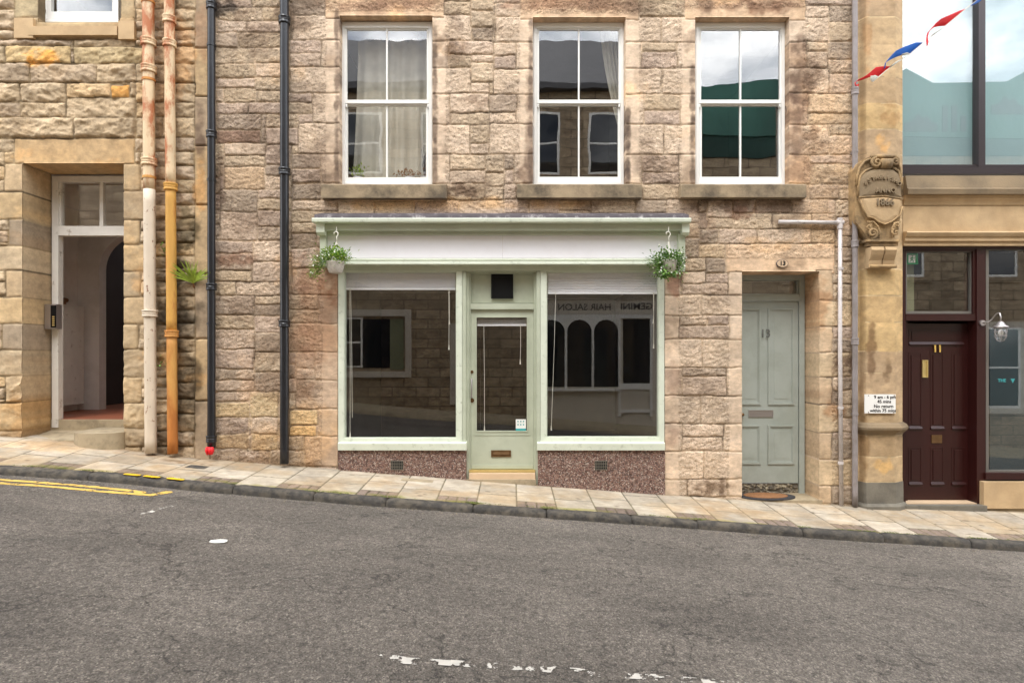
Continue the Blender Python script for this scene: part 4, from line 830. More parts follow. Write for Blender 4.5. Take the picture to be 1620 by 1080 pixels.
# ================================================================== the left house
LH = thing('stone_house', 'yellow rock-faced sandstone house with open white doorway at the left edge', 'house', (PX(120), 0, float(wall_z(PX(120)))))
YL = [srgb(188, 164, 130), srgb(182, 158, 124), srgb(172, 150, 122), srgb(194, 164, 122), srgb(178, 156, 130), srgb(186, 164, 134)]
SM = srgb(184, 158, 122); sl = []
def rr_(ys, x0s, x1s, side, cols, mg, tool=.12, rock=0):
    for i, (a, b) in enumerate(zip(ys, ys[1:])):
        c = cols[i % len(cols)]; kq = rnd.uniform(.92, 1.06); sl.append(ST(x0s[i], x1s[i], a, b, tuple(v * kq for v in c), tool, off=rnd.uniform(-.003, .003), rock=rock[i] if rock else 0))
yl = [259, 303, 347, 388, 428, 470, 512, 553, 594, 636, 682, 720]
rr_(yl, [6, -20, 13, -14, 8, -20, 3, -16, 8, -22, -10], [35 + E] * 11, 'L', [SM, srgb(188, 160, 118), srgb(166, 146, 120), srgb(178, 156, 124)], 0, rock=[0, 0, 0, 0, 0, 0, 0, .35, .9, .5, .9])
yr = [259, 302, 348, 387, 430, 470, 513, 553, 596, 637, 677, 706, 730]
rr_(yr, [196 - E] * 12, [222, 236, 221, 238, 222, 240, 218, 238, 224, 232, 240, 222], 'R', [srgb(182, 158, 122), srgb(172, 150, 118), srgb(184, 158, 120)], 0, rock=[.1, .1, .15, .2, .1, .1, .3, .4, .5, .6, .7, .6])
sl += [ST(22, 213, 219, 258 + E, srgb(190, 158, 114), .1), ST(22, 212, 28, 62, srgb(178, 154, 116), .1), ST(22, 60, -30, 28, srgb(170, 152, 118), .3), ST(190, 214, -30, 36, srgb(176, 154, 118), .2)]
ys_ = [-30, 76, 153, 231, 324, 433, 536, 634, 740]
for a, b in zip(ys_, ys_[1:]): sl.append(ST(308, 332, a, b, rnd.choice([srgb(178, 152, 124), srgb(168, 146, 118), srgb(184, 156, 116)]), .12, off=.012))
sl += [ST(8, 112, 72, 100, srgb(192, 164, 116), .5, rock=.8), ST(-60, 7, 72, 100, srgb(176, 156, 124), .5, rock=.9), ST(116, 228, 74, 101, srgb(178, 156, 116), .5, rock=1.), ST(176, 205, 134, 155, srgb(206, 150, 74), .4, rock=.6)]
stl = [(PX(286), PZ(470), .24, .5, srgb(44, 40, 30), .85), (PX(288), PZ(600), .2, .7, srgb(56, 48, 36), .8), (PX(295), PZ(360), .16, .35, srgb(60, 56, 38), .75), (PX(255), PZ(520), .12, .8, srgb(66, 58, 44), .75), (PX(256), PZ(370), .1, .35, srgb(84, 74, 54), .6),
       (PX(258), PZ(170), .1, 1.6, srgb(130, 106, 84), .5), (PX(318), PZ(200), .06, .45, srgb(96, 82, 74), .8), (PX(320), PZ(55), .1, .3, srgb(150, 122, 100), .5), (PX(250), PZ(700), .3, .15, srgb(76, 64, 48), .8), (PX(20), PZ(690), .4, .1, srgb(110, 92, 66), .8),
       (PX(66), PZ(93), .2, .1, srgb(214, 158, 66), .7), (PX(40), PZ(655), .35, .2, srgb(150, 120, 76), .5), (PX(290), PZ(90), .14, .5, srgb(196, 150, 92), .35), (PX(318), PZ(300), .08, .3, srgb(196, 150, 84), .4), (PX(118), PZ(62), .6, .03, srgb(120, 104, 80), .7)]
stl += [(rn_.uniform(-7, -3.8), rn_.uniform(.6, 6.3), rn_.uniform(.12, .4), rn_.uniform(.06, .2), rn_.choice([srgb(140, 120, 94), srgb(192, 156, 104), srgb(192, 172, 138)]), rn_.uniform(.2, .45)) for _ in range(40)]
rows_l = [PZ(v) for v in (760, 730, 706, 682, 655, 630, 605, 580, 556, 535, 512, 490, 468, 445, 425, 405, 385, 365, 345, 325, 305, 285, 262, 240, 218, 185, 162, 131, 101, 72, 63, 48, 34, 14, -6, -30, -52, -80)]
XL0 = -7.6
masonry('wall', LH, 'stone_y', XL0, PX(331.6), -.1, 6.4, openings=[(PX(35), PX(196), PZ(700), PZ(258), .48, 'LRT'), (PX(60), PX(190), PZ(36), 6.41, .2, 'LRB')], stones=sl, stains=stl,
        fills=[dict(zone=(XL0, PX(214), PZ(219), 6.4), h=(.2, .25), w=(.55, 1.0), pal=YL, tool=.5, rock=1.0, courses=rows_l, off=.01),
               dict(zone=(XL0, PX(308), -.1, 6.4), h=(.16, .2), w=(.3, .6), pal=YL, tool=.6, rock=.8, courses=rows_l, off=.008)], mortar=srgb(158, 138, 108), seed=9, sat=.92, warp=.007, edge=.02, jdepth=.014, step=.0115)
bm = B(); box(bm, -14, PX(331.6), .002, .5, 6.41, 9.5); box(bm, -14, XL0, -.0, .5, -.5, 6.405); obj('upper_wall', bm, 'opp_stone', LH)
bm = B()
for a, b, c, d in ((214, 331, -50, 900), (60, 196, 50, 250), (XL0, 33, 0, 0)):
    if a == XL0: box(bm, XL0, PX(33), .03, .19, -.1, 6.4)
    else: box(bm, PX(a), PX(b), .03, .19, PZ(d), PZ(c))
obj('wall_backing', bm, 'dark', LH)
bm = B(); prism_x(bm, [(-.05, PZ(59)), (-.05, PZ(45)), (.16, PZ(37)), (.16, PZ(59))], PX(50), PX(189)); pb(bm, 22, 52, 28.5, 60, -.045, .02); pb(bm, 187, 212, 33, 62, -.045, .02); obj('window_sill', bm, 'buff', LH, bevel=.008)
lw = bpy.data.objects.new('window', None); COL.objects.link(lw); adopt(lw, LH)
bm = B(); frame_rect(bm, 64, 187, -60, 35, 8, 8, 6, 5, .12, .2); obj('window_frame', bm, 'white', lw, bevel=.003); bm = B(); frame_rect(bm, 72.3, 178.7, -54, 29.7, 8, 1, 4, 11, .135, .19); obj('lower_sash', bm, 'white', lw, bevel=.003)
bm = B(); pb(bm, 80, 178, -50, 19, .16, .165); obj('glass_pane', bm, 'glass', lw); room('room', LH, PX(40), PX(210), .22, 2.5, PZ(60), 6.4)
yd = .48
dr = bpy.data.objects.new('doorway', None); COL.objects.link(dr); adopt(dr, LH)
bm = B(); frame_rect(bm, 82, 236, 278.5, 676, 10, 10, 9, 0, yd - .03, yd + .06); pb(bm, 92.2, 225.8, 357.5, 372.5, yd - .035, yd + .06); pb(bm, 157.5, 163, 287.6, 357.4, yd - .01, yd + .05); pb(bm, 92.2, 97, 287.6, 357.4, yd - .01, yd + .05); obj('door_frame', bm, 'white_old', dr, bevel=.004)
bm = B(); pb(bm, 97, 157.5, 287.8, 357.2, yd + .015, yd + .02); obj('fanlight', bm, 'glass', dr); bm = B(); pb(bm, 163, 226, 287.8, 357.2, yd + .015, yd + .02); obj('fanlight', bm, 'glass', dr)
zf = PZ(663, yd)
bm = B(); box(bm, -6.75, -4.4, yd + .02, 5, zf - .12, zf); obj('tiled_floor', bm, 'tile', dr)
bm = B(); prism_x(bm, [(yd - .02, zf - .4), (yd - .02, zf - .006), (yd + .0195, zf - .002), (yd + .0195, zf - .4)], PX(82, yd), PX(236, yd)); obj('threshold', bm, 'step_stone', dr, bevel=.006)
hx0, hy = -6.6, 1.86
bm = B(); box(bm, hx0 - .1, hx0, yd + .06, hy, zf, 4.4); box(bm, -4.45, -4.35, yd + .06, hy, zf, 4.4)
# back wall with arched opening
cx_, r_, zs_ = -5.745, .525, zf + 2.13; arc = [(cx_ - r_ * math.cos(math.pi * i / 24), zs_ + r_ * math.sin(math.pi * i / 24)) for i in range(25)]
prism_y(bm, [(hx0 - .1, zf), (cx_ - r_, zf), (cx_ - r_, zs_), (hx0 - .1, zs_)], hy, hy + .16); prism_y(bm, [(cx_ + r_, zf), (-4.35, zf), (-4.35, zs_), (cx_ + r_, zs_)], hy, hy + .16)
for a, b in zip(arc, arc[1:]): prism_y(bm, [a, b, (b[0], 4.4), (a[0], 4.4)], hy, hy + .16)
prism_y(bm, [(hx0 - .1, zs_), (cx_ - r_, zs_), (cx_ - r_, 4.4), (hx0 - .1, 4.4)], hy, hy + .16); prism_y(bm, [(cx_ + r_, zs_), (-4.35, zs_), (-4.35, 4.4), (cx_ + r_, 4.4)], hy, hy + .16)
obj('hall_wall', bm, 'plaster', dr)
bm = B(); box(bm, hx0 - .2, -4.2, yd + .06, 4.35, 4.4, 4.5); box(bm, hx0 - .2, hx0 - .1, yd + .2, 5.2, zf - .1, 4.4); box(bm, -4.3, -4.2, yd + .06, 5.2, zf - .1, 4.4); box(bm, hx0 - .2, -4.2, 5.2, 5.3, zf - .1, 4.5); obj('hall_shell', bm, 'hall_dark', dr)  # ceiling stops short of the back: added slot lets sky light onto the stairs
bm = B()
for i in range(7): box(bm, -5.95 + i * .17, -4.5, 3.0, 4.4, zf + i * .17, zf + (i + 1) * .17)
obj('stair', bm, 'stair_dark', dr)
bm = B(); prism_y(bm, [(-6.3, zf), (-6.15, zf), (-4.6, zf + 1.55), (-4.6, zf + 1.75)], 2.95, 2.99); obj('stair_string', bm, 'plaster', dr)
bm = B(); zc = PZ(478, 1.0); box(bm, hx0 + .001, hx0 + .14, 1.05, 1.8, zf + .1, zc); box(bm, hx0 + .141, hx0 + .155, 1.12, 1.74, zf + .2, zc - .06); obj('cupboard', bm, 'white_old', dr, bevel=.004)
bm = B(); box(bm, hx0 + .0, hx0 + .2, .95, 1.35, zc + .001, zc + .05); tube(bm, [(hx0 + .08, .95, zc + .08), (hx0 + .1, 1.5, zc + .07)], [.05, .03], 8); b2 = obj('basket', bm, 'mat_coir', None, smooth=True); tag(b2, 'small brown wicker basket on the cupboard inside the open doorway', 'basket')
# half-round stone step
bm = B(); cxs, zs2 = PX(151, -.1), PZ(685, -.15); prof = [(cxs + .30 * math.cos(a), .46 if 0 else -.0 - .19 * math.sin(a)) for a in [math.pi * i / 20 for i in range(21)]]
prism_z(bm, [(cxs + .30, .45)] + prof + [(cxs - .30, .45)], zs2 - .35, zs2); obj('half_round_step', bm, 'step_stone', LH, bevel=.015)
bm = B(); prism_x(bm, [(-.02, zs2 - .35), (-.02, zs2 - .10), (.46, zs2 - .04), (.46, zs2 - .35)], PX(36), PX(196)); obj('entrance_slab', bm, 'step_stone', LH)
ic = thing('door_intercom', 'grey metal intercom panel with a column of buttons beside the open doorway', 'intercom', (PX(79, .36), .36, PZ(520, .36)))
bm = B(); pb(bm, 70.5, 89, 481, 520, .34, .44); obj('housing', bm, 'steel', ic, bevel=.004)
bm = B(); pb(bm, 80, 88.3, 483, 518, .333, .3395); obj('face_plate', bm, 'black', ic)
for q in range(5): bm = B(); pb(bm, 82.5, 86, 500 + q * 3.3, 502 + q * 3.3, .328, .333); obj('button', bm, 'brass', ic)

# ================================================================== pipes
def collar(bm, x, y, z, r, h=.06):
    tube(bm, [(x, y, z - h / 2), (x, y, z - h / 2 + .004), (x, y, z - h / 2 + .012), (x, y, z - .008), (x, y, z), (x, y, z + .008), (x, y, z + h / 2 - .01), (x, y, z + h / 2)],
         [r * 1.02, r * 1.3, r * 1.34, r * 1.26, r * 1.34, r * 1.26, r * 1.4, r * 1.34], 20)
def pipe(name, label, px, rp, y, sections, collars, bands=(), shoe=None, cat='drainpipe', group='drainpipes on the house fronts', bottom=None, lean=0.0, cm=None):
    """sections: (py_top, py_bottom, material); px read at depth y"""
    x = PX(px, y); r = rp * (7.5 + y) / F_PX; zb = PZ(sections[-1][1], y)
    t = thing(name, label, cat, (x, y, zb), group)
    X_ = lambda py: x + lean * (700 - py) / 700
    for a, b, m in sections:
        bm = B(); za, zb_ = PZ(a, y), PZ(b, y); n = max(2, int((za - zb_) / .15)); pts = [(X_(a + (b - a) * i / n) + .0012 * math.sin(i * 1.7), y, za + (zb_ - za) * i / n) for i in range(n + 1)]; tube(bm, pts, r, 20); obj('pipe_section', bm, m, t, smooth=True)
    for py in collars:
        m = cm or [m for a, b, m in sections if a - 5 <= py <= b + 5][-1]; bm = B(); collar(bm, X_(py), y, PZ(py, y), r, .085); obj('collar', bm, m, t, smooth=False)
    for py in bands:
        m = [m for a, b, m in sections if a - 5 <= py <= b + 5][-1]; bm = B(); z = PZ(py, y); tube(bm, [(X_(py), y, z - .014), (X_(py), y, z + .014)], r * 1.14, 20); box(bm, X_(py) - .012, X_(py) + .012, y + r * .9, .02, z - .012, z + .012); obj('bracket_band', bm, 'rust' if 'rust' in m else m, t)
    return t, x, r
pipe('drainpipe', 'thick cream drainpipe with heavy rust patches nearest the open doorway', 238.5, 8.6, -.11, [(-120, 300, 'rust_white'), (300, 716, 'rust_pale')], [68, 110, 257, 496], [127, 281, 4], lean=-.03)
pipe('drainpipe', 'drainpipe with cream upper length and bare orange rusted lower length', 273, 7.6, -.10, [(-120, 292, 'rust_white'), (292, 528, 'rust_ochre'), (528, 717, 'rust')], [32, 70, 296, 528], [], lean=-.04)
pp, x_, r_ = pipe('drainpipe', 'slim black drainpipe with a red rag tied round its foot', 334.5, 6.0, -.09, [(-120, 708, 'black_iron')], [10, 213, 454, 694], [72, 512, 285], lean=0)
pipe('drainpipe', 'thick black drainpipe left of the shopfront between rows of pink stone', 450, 6.8, -.10, [(-120, 733, 'black_iron')], [33, 272, 512], [], lean=0)
pipe('drainpipe', 'grey drainpipe in the corner beside the carved pilaster', 1352.5, 4.2, -.07, [(-120, 800, 'grey_pipe')], [145, 386, 540], [240, 655], lean=0)
rag = B(); xr, zr = PX(333, -.13), PZ(712, -.13)
for i in range(3): tube(rag, [(xr - .045 + i * .045, -.15 - .01 * (i == 1), zr + .06), (xr - .05 + i * .05, -.165, zr), (xr - .04 + i * .038, -.155, zr - .07)], [.026, .036, .02], 8)
tube(rag, [(xr - .04, -.15, zr + .03), (xr + .05, -.15, zr + .035)], .035, 8)
for v in rag.verts:
    v.co = Vector((xr, -.14, zr)) + (v.co - Vector((xr, -.14, zr))) * .62 + Vector((rnd.uniform(-1, 1), rnd.uniform(-1, .5), rnd.uniform(-1.3, 1))) * .007
tag(obj('rag', rag, 'red', None, smooth=True), 'bright red rag bunched at the foot of the slim black drainpipe', 'rag')
wp = thing('overflow_pipe', 'thin off-white pipe running sideways above the door then straight down', 'pipe', (PX(1330, -.04), -.04, PZ(800, -.04)))
yw = -.045; bm = B(); r = 3.1 * 7.46 / F_PX
tube(bm, [(PX(1232, yw), yw, PZ(351, yw)), (PX(1326, yw), yw, PZ(352, yw))], r, 12); obj('cross_pipe', bm, 'pale_pipe', wp, smooth=True)
bm = B(); tube(bm, [(PX(1329, yw), yw, PZ(345, yw)), (PX(1329, yw), yw, PZ(560, yw)), (PX(1331, yw), yw, PZ(799, yw))], r, 12); obj('down_pipe', bm, 'pale_pipe', wp, smooth=True)
bm = B(); tube(bm, [(PX(1323, yw), yw, PZ(352, yw)), (PX(1334, yw), yw, PZ(352, yw))], r * 1.3, 12); tube(bm, [(PX(1329, yw), yw, PZ(345, yw)), (PX(1329, yw), yw, PZ(362, yw))], r * 1.32, 12); obj('elbow', bm, 'pale_pipe', wp)
for py in (425, 645, 732):
    bm = B(); tube(bm, [(PX(1330, yw), yw, PZ(py - 2, yw)), (PX(1330, yw), yw, PZ(py + 2, yw))], r * 1.35, 12); obj('clip', bm, 'pale_pipe', wp)

# ================================================================== the right building
RB = thing('ornate_building', 'ornate golden sandstone building with maroon door and carved 1866 pilaster', 'building', (PX(1490), 0, float(wall_z(PX(1490)))))
yp = -.085; A = srgb(188, 154, 106)
# pilaster: half-octagon shaft of coursed ashlar
pil = bpy.data.objects.new('pilaster', None); COL.objects.link(pil); adopt(pil, RB)
pf = [(PX(1355), .02), (PX(1359), .0), (PX(1371, yp), yp), (PX(1416, yp), yp), (PX(1428), .0), (PX(1428), .05)]
arcl = [0]
for a, b in zip(pf, pf[1:]): arcl.append(arcl[-1] + math.hypot(b[0] - a[0], b[1] - a[1]))
def pil_world(X, Z, H):
    s_ = X; P0 = np.interp(s_, arcl, [p[0] for p in pf]); P1 = np.interp(s_, arcl, [p[1] for p in pf])
    return np.stack([P0, P1 - H, Z], -1)
ps = []; yj = [-120, -24, 27, 71, 122, 163, 205, 243, 300, 345, 425, 467, 510, 556, 589, 640, 690, 722, 763, 800]
for a, b in zip(yj, yj[1:]):
    c = rnd.choice([srgb(188, 158, 114), srgb(184, 158, 122), srgb(176, 150, 118), srgb(194, 164, 118), srgb(172, 146, 112)])
    if a >= 763: c = srgb(118, 110, 96)
    ps.append(dict(r=(-.1, arcl[-1] + .1, PZ(b, yp), PZ(a, yp)), col=c, tool=.1, off=0))
stp_ = [(arcl[3] * .4, PZ(560), .06, .35, srgb(96, 76, 58), .7), (arcl[-1] * .5, PZ(230), .1, .1, srgb(206, 164, 90), .45), (arcl[-1] * .2, PZ(60), .05, .4, srgb(150, 118, 84), .5), (arcl[-1] * .6, PZ(185), .14, .12, srgb(140, 116, 86), .6), (arcl[-1] * .55, PZ(585), .05, .15, srgb(96, 80, 62), .7), (arcl[-1] * .1, PZ(690), .08, .7, srgb(112, 90, 60), .6), (arcl[-1] * .5, PZ(735), .1, .1, srgb(206, 176, 120), .6)]
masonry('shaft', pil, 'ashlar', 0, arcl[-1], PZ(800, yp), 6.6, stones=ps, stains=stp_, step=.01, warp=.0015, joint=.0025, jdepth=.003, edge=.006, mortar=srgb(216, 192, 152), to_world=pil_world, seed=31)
def ring_mould(py0, py1, prof, m, name, k0=0):
    """prof: list of (t, out) from bottom to top: swept round the half octagon"""
    bm = B(); z0, z1 = PZ(py1, yp), PZ(py0, yp); rows = []
    for t, o_ in prof:
        z = z0 + (z1 - z0) * t
        pts = [(PX(1357) - o_ * .6, .02), (PX(1359) - o_ * .8, -o_ * .3), (PX(1371, yp) - o_ * .42, yp - o_), (PX(1416, yp) + o_ * .42, yp - o_), (PX(1428) + o_ * .8, -o_ * .3), (PX(1428) + o_ * .8, .05)]
        rows.append([bm.verts.new((x, y, z)) for x, y in pts])
    for a, b in zip(rows, rows[1:]):
        for i in range(5): bm.faces.new((a[i], a[i + 1], b[i + 1], b[i]))
    bm.faces.new(rows[0]); bm.faces.new(rows[-1]); return obj(name, bm, m, pil)
ring_mould(668, 688, [(0, .002), (.15, .012), (.3, .045), (.45, .07), (.62, .075), (.75, .06), (.85, .05), (1, .004)], 'buff_grey', 'moulding')
ring_mould(763, 797, [(0, .012), (1, .008), (1.001, .001)], 'plinth_grey', 'plinth')
ring_mould(796, 808, [(0, .06), (.7, .06), (1, .03), (1.01, .01)], 'plinth_grey', 'plinth_step')
# carved cartouche
ct = bpy.data.objects.new('cartouche', None); COL.objects.link(ct); adopt(ct, RB)
yq = -.20
def zz(u, v): return (PX(1330 + u / 4.907, yq), PZ(220 + v / 4.907, yq))
bm = B(); P = [(130, 225), (150, 180), (200, 140), (260, 125), (400, 125), (450, 150), (478, 190), (492, 260), (500, 380), (492, 470), (486, 560), (480, 640), (455, 690), (440, 740), (420, 768), (230, 768), (205, 720), (180, 690), (140, 640), (132, 560), (130, 400)]
prism_y(bm, [zz(*p) for p in P], -.145, .0); obj('back_slab', bm, 'carved', ct, bevel=.02)
bm = B(); P = [(150, 330), (165, 285), (195, 255), (250, 232), (345, 222), (420, 232), (462, 262), (480, 310), (492, 455), (470, 450), (345, 432), (160, 446), (146, 452)]
def domed(bm, P, yb, yf, cu, cv):
    c = [zz(cu, cv)]; n = len(P); rings = []
    for k, d in ((1, 0), (.97, .7), (.8, .9), (.5, .98)):
        rings.append([bm.verts.new((c[0][0] + (zz(*p)[0] - c[0][0]) * k, yb + (yf - yb) * d, c[0][1] + (zz(*p)[1] - c[0][1]) * k)) for p in P])
    for a, b in zip(rings, rings[1:]):
        for i in range(n): bm.faces.new((a[i], a[(i + 1) % n], b[(i + 1) % n], b[i]))
    bm.faces.new(rings[-1])
domed(bm, P, -.145, -.185, 330, 350); obj('upper_panel', bm, 'buff_grey', ct, smooth=False)
bm = B(); P = [(152, 452), (345, 440), (488, 460), (484, 520), (470, 560), (462, 600), (430, 612), (395, 640), (350, 656), (300, 636), (270, 612), (225, 604), (200, 560), (178, 510)]
domed(bm, P, -.145, -.19, 330, 530); obj('lower_panel', bm, 'buff', ct)
def scroll(u, v, r0, turns, dirn, ph, rad):
    bm = B(); pts = []; rads = []; n = 34; c = zz(u, v)
    for i in range(n):
        t = i / (n - 1); a = ph + dirn * t * turns * 2 * math.pi; r = r0 * (1 - t * .85)
        pts.append((c[0] + r * math.cos(a), -.175 - .03 * t, c[1] + r * math.sin(a))); rads.append(rad * (1 - .45 * t))
    tube(bm, pts, rads, 10); return obj('scroll', bm, 'carved', ct, smooth=True)
s_ = lambda px: px / 4.907 * 7.35 / F_PX
scroll(285, 178, s_(40), 1.6, 1, R(90), s_(13)); scroll(428, 168, s_(34), 1.6, -1, R(90), s_(12)); scroll(252, 728, s_(40), 1.5, 1, R(-90), s_(13)); scroll(224, 680, s_(24), 1.3, -1, R(60), s_(9)); scroll(442, 668, s_(26), 1.4, -1, R(-60), s_(11)); scroll(430, 722, s_(26), 1.3, 1, R(90), s_(10))
bm = B(); tube(bm, [(zz(245, 140)[0], -.17, zz(0, 130)[1]), (zz(440, 140)[0], -.17, zz(0, 128)[1])], s_(15), 10); tube(bm, [(zz(320, 190)[0], -.165, zz(0, 185)[1]), (zz(400, 190)[0], -.165, zz(0, 185)[1])], s_(40), 12); obj('top_roll', bm, 'carved', ct, smooth=True)
bm = B()
for P in ([(255, 140), (200, 165), (160, 215), (140, 280), (140, 350)], [(455, 160), (478, 220), (488, 300), (492, 380)], [(260, 215), (205, 240), (165, 280), (150, 340), (148, 440)], [(420, 215), (460, 240), (478, 290), (490, 440)]): bm = B(); tube(bm, [(zz(*p)[0], -.165, zz(*p)[1]) for p in P], s_(9), 8); obj('rim_moulding', bm, 'carved', ct, smooth=True)
bm = B()
for P in ([(160, 470), (185, 540), (215, 600), (262, 610), (300, 640), (350, 660), (400, 640), (440, 610), (470, 590), (486, 520)], [(148, 450), (345, 438), (492, 462)], [(215, 640), (262, 640), (300, 680), (312, 730), (300, 768)], [(470, 640), (425, 650), (405, 700), (420, 760)]): tube(bm, [(zz(*p)[0], -.18, zz(*p)[1]) for p in P], s_(7), 8)
obj('edge_moulding', bm, 'carved', ct, smooth=True)
# lettering on the curved panel: one letter at a time along a shallow arc
txt = 'ESTABLISHD'
for i, chx in enumerate(txt):
    f = i / (len(txt) - 1); u = 196 + f * 262; v = 325 - 30 * math.sin(math.pi * min(1, f * .9 + .08)) + 26 * abs(f - .5) ** 2 * 4 * .9
    p = zz(u, v); text('letter', chx, .064, (p[0], -.19, p[1]), 'buff_grey', ct, depth=.013, bold=.0015, rot=(.5 - f) * .8)
p = zz(352, 400); text('word', 'ANNO', .078, (p[0], -.192, p[1]), 'buff_grey', ct, depth=.013, bold=.0022)
p = zz(342, 492); text('date', '1866', .11, (p[0], -.197, p[1]), 'buff_grey', ct, depth=.013, bold=.0025)
bm = B(); pb(bm, 1372, 1424, 378, 382, -.19, 0); pb(bm, 1374, 1421, 382, 389, -.165, 0); obj('corbel_ledge', bm, 'carved', ct, bevel=.006)
bm = B(); ya = -.21; z1, z0 = PZ(390, ya), PZ(423, ya)
for a, b in ((1379, 1399), (1401, 1419)):
    prism_x(bm, [(-.05, z1), (-.20, z1), (-.215, z1 - .04), (-.195, z1 - .09), (-.16, z0 + .09), (-.15, z0 + .03), (-.165, z0 + .005), (-.05, z0)], PX(a, ya), PX(b, ya))
obj('console', bm, 'buff', ct, bevel=.008); bm = B(); tube(bm, [(PX(1377, -.17), -.155, PZ(421, -.17)), (PX(1419, -.17), -.155, PZ(421, -.17))], .022, 10); obj('console_roll', bm, 'carved', ct, smooth=True)
bm = B(); box(bm, PX(1352) + .002, PX(1359), .02, .4, -.6, 9.2); obj('side_pier', bm, 'buff', RB)
# cornice, frieze and mouldings over the shopfront (run on past the frame)
XR = 9.0
def band(prof, m, nm, x0=None): bm = B(); prism_x(bm, prof, x0 or PX(1428.3), XR); return obj(nm, bm, m, RB)
band([(.3, PZ(307, -.1)), (-.10, PZ(307, -.1)), (-.11, PZ(299, -.1)), (-.085, PZ(297, -.1)), (-.05, PZ(278, -.05)), (.3, PZ(276, 0))], 'buff_grey', 'sill_course')
band([(.3, PZ(325, 0)), (-.015, PZ(325)), (-.03, PZ(320)), (-.05, PZ(316)), (-.06, PZ(310)), (.3, PZ(307.5))], 'buff', 'cornice_moulding')
band([(.3, PZ(367)), (-.005, PZ(367)), (-.005, PZ(325.3)), (.3, PZ(325.3))], 'buff', 'frieze')
band([(.3, PZ(389)), (-.02, PZ(389)), (-.02, PZ(383)), (-.045, PZ(382)), (-.045, PZ(377)), (-.065, PZ(375)), (-.085, PZ(370)), (-.07, PZ(367.5)), (.3, PZ(367.3))], 'buff', 'architrave')
# large upper window
uw = bpy.data.objects.new('window', None); COL.objects.link(uw); adopt(uw, RB); yw = .10
bm = B(); pb(bm, 1420, 1900, 264, 275, yw - .03, yw + .08); 
for a, b in ((1548.5, 1559), (1790, 1800)): pb(bm, a, b, -140, 263.8, yw - .03, yw + .08)
pb(bm, 1420, 1427.5, -140, 263.8, yw - .03, yw + .08); pb(bm, 1427.5, 1548.3, 260.5, 263.8, yw - .01, yw + .06); pb(bm, 1559.2, 1789.8, 260.5, 263.8, yw - .01, yw + .06); obj('window_frame', bm, 'anthracite', uw, bevel=.003)
for a, b in ((1427.6, 1548.3), (1559.2, 1789.8)): bm = B(); pb(bm, a, b, -140, 260.3, yw + .02, yw + .03); obj('glass_pane', bm, 'glass_film', uw)
bm = B(); pb(bm, 1427, 1790, -140, 262, yw + .16, yw + .17); obj('inner_screen', bm, 'blind_film', uw)
bm = B(); box(bm, PX(1428), XR, .08, .5, PZ(-140, .1) + .01, 9.3); box(bm, PX(1810), XR, .0, .4, PZ(276), PZ(-140, .1)); box(bm, PX(1790), XR, .0, .4, -1.2, PZ(389) - .003); obj('wall', bm, 'buff', RB)
# maroon shopfront: frame, door 11, big window
ym = .06
fr = bpy.data.objects.new('shop_frame', None); COL.objects.link(fr); adopt(fr, RB)
bm = B(); pb(bm, 1425, 1780, 389.4, 394, ym - .02, ym + .14); pb(bm, 1427, 1433, 394.2, 800, ym, ym + .2); pb(bm, 1545.5, 1559.5, 394.2, 800, ym - .02, ym + .2); pb(bm, 1433.2, 1545.3, 496.5, 507, ym - .005, ym + .16); pb(bm, 1539.5, 1545.3, 394.2, 496.3, ym, ym + .15); pb(bm, 1433.2, 1539.3, 394.2, 397.5, ym, ym + .15)
pb(bm, 1559.7, 1785, 748, 758.5, ym - .05, ym + .12); obj('timber_frame', bm, 'maroon', fr, bevel=.004)
bm = B(); frame_rect(bm, 1433.3, 1539.2, 397.7, 496.2, 1.5, 3.5, 1.5, 4, ym + .03, ym + .08); frame_rect(bm, 1559.8, 1785, 394.2, 747.8, 4.5, 4, 1, 4, ym + .01, ym + .08); obj('glazing_bead', bm, 'steel_edge', fr, bevel=.002)
bm = B(); pb(bm, 1434.5, 1536, 399, 492.5, ym + .05, ym + .056); obj('glass_pane', bm, 'glass_shop', fr); bm = B(); pb(bm, 1564, 1781, 395, 744, ym + .04, ym + .05); obj('glass_pane', bm, 'glass_shop', fr)
M['inner_teal'] = mat('dark_teal_inner_blind', srgb(40, 56, 60), .8, vary=.05); M['inner_green'] = mat('pale_green_room_wall', srgb(120, 124, 96), .9, vary=.05)
bm = B(); pb(bm, 1566, 1790, 520, 748, ym + .35, ym + .36); obj('inner_blind', bm, 'inner_teal', fr)
bm = B(); pb(bm, 1434, 1446, 402, 494, ym + .25, ym + .27); obj('inner_post', bm, 'inner_green', fr)
p = (PX(1594, ym), ym + .036, PZ(602, ym)); text('window_lettering', 'THE', .055, (PX(1589, ym), ym + .038, PZ(602, ym)), 'orange', fr, depth=.0005, bold=.001)
bm = B(); prism_y(bm, [(PX(1603, ym), PZ(599, ym)), (PX(1609.5, ym), PZ(599, ym)), (PX(1606.2, ym), PZ(606, ym))], ym + .0365, ym + .0385); obj('window_mark', bm, 'orange', fr)
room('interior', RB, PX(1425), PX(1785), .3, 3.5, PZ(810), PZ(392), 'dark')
d11 = bpy.data.objects.new('front_door', None); COL.objects.link(d11); adopt(d11, RB); y11 = ym + .13
bm = B(); pb(bm, 1436, 1534, 512, 796, y11, y11 + .05)
def pan11(a, b, c, d):
    frame_rect(bm, a, b, c, d, 1.8, 1.8, 1.6, 0, y11 - .004, y11 + .006); prism_x(bm, [(y11 - .014, PZ(d, y11)), (y11 - .018, PZ(d - 1.5, y11)), (y11 - .001, PZ(d - 5.5, y11)), (y11 - .001, PZ(d, y11))], PX(a, y11), PX(b, y11)); pb(bm, a + 4.5, b - 4.5, c + 4.5, d - 8, y11 - .008, y11 + .002)
pan11(1438, 1524, 520, 546)
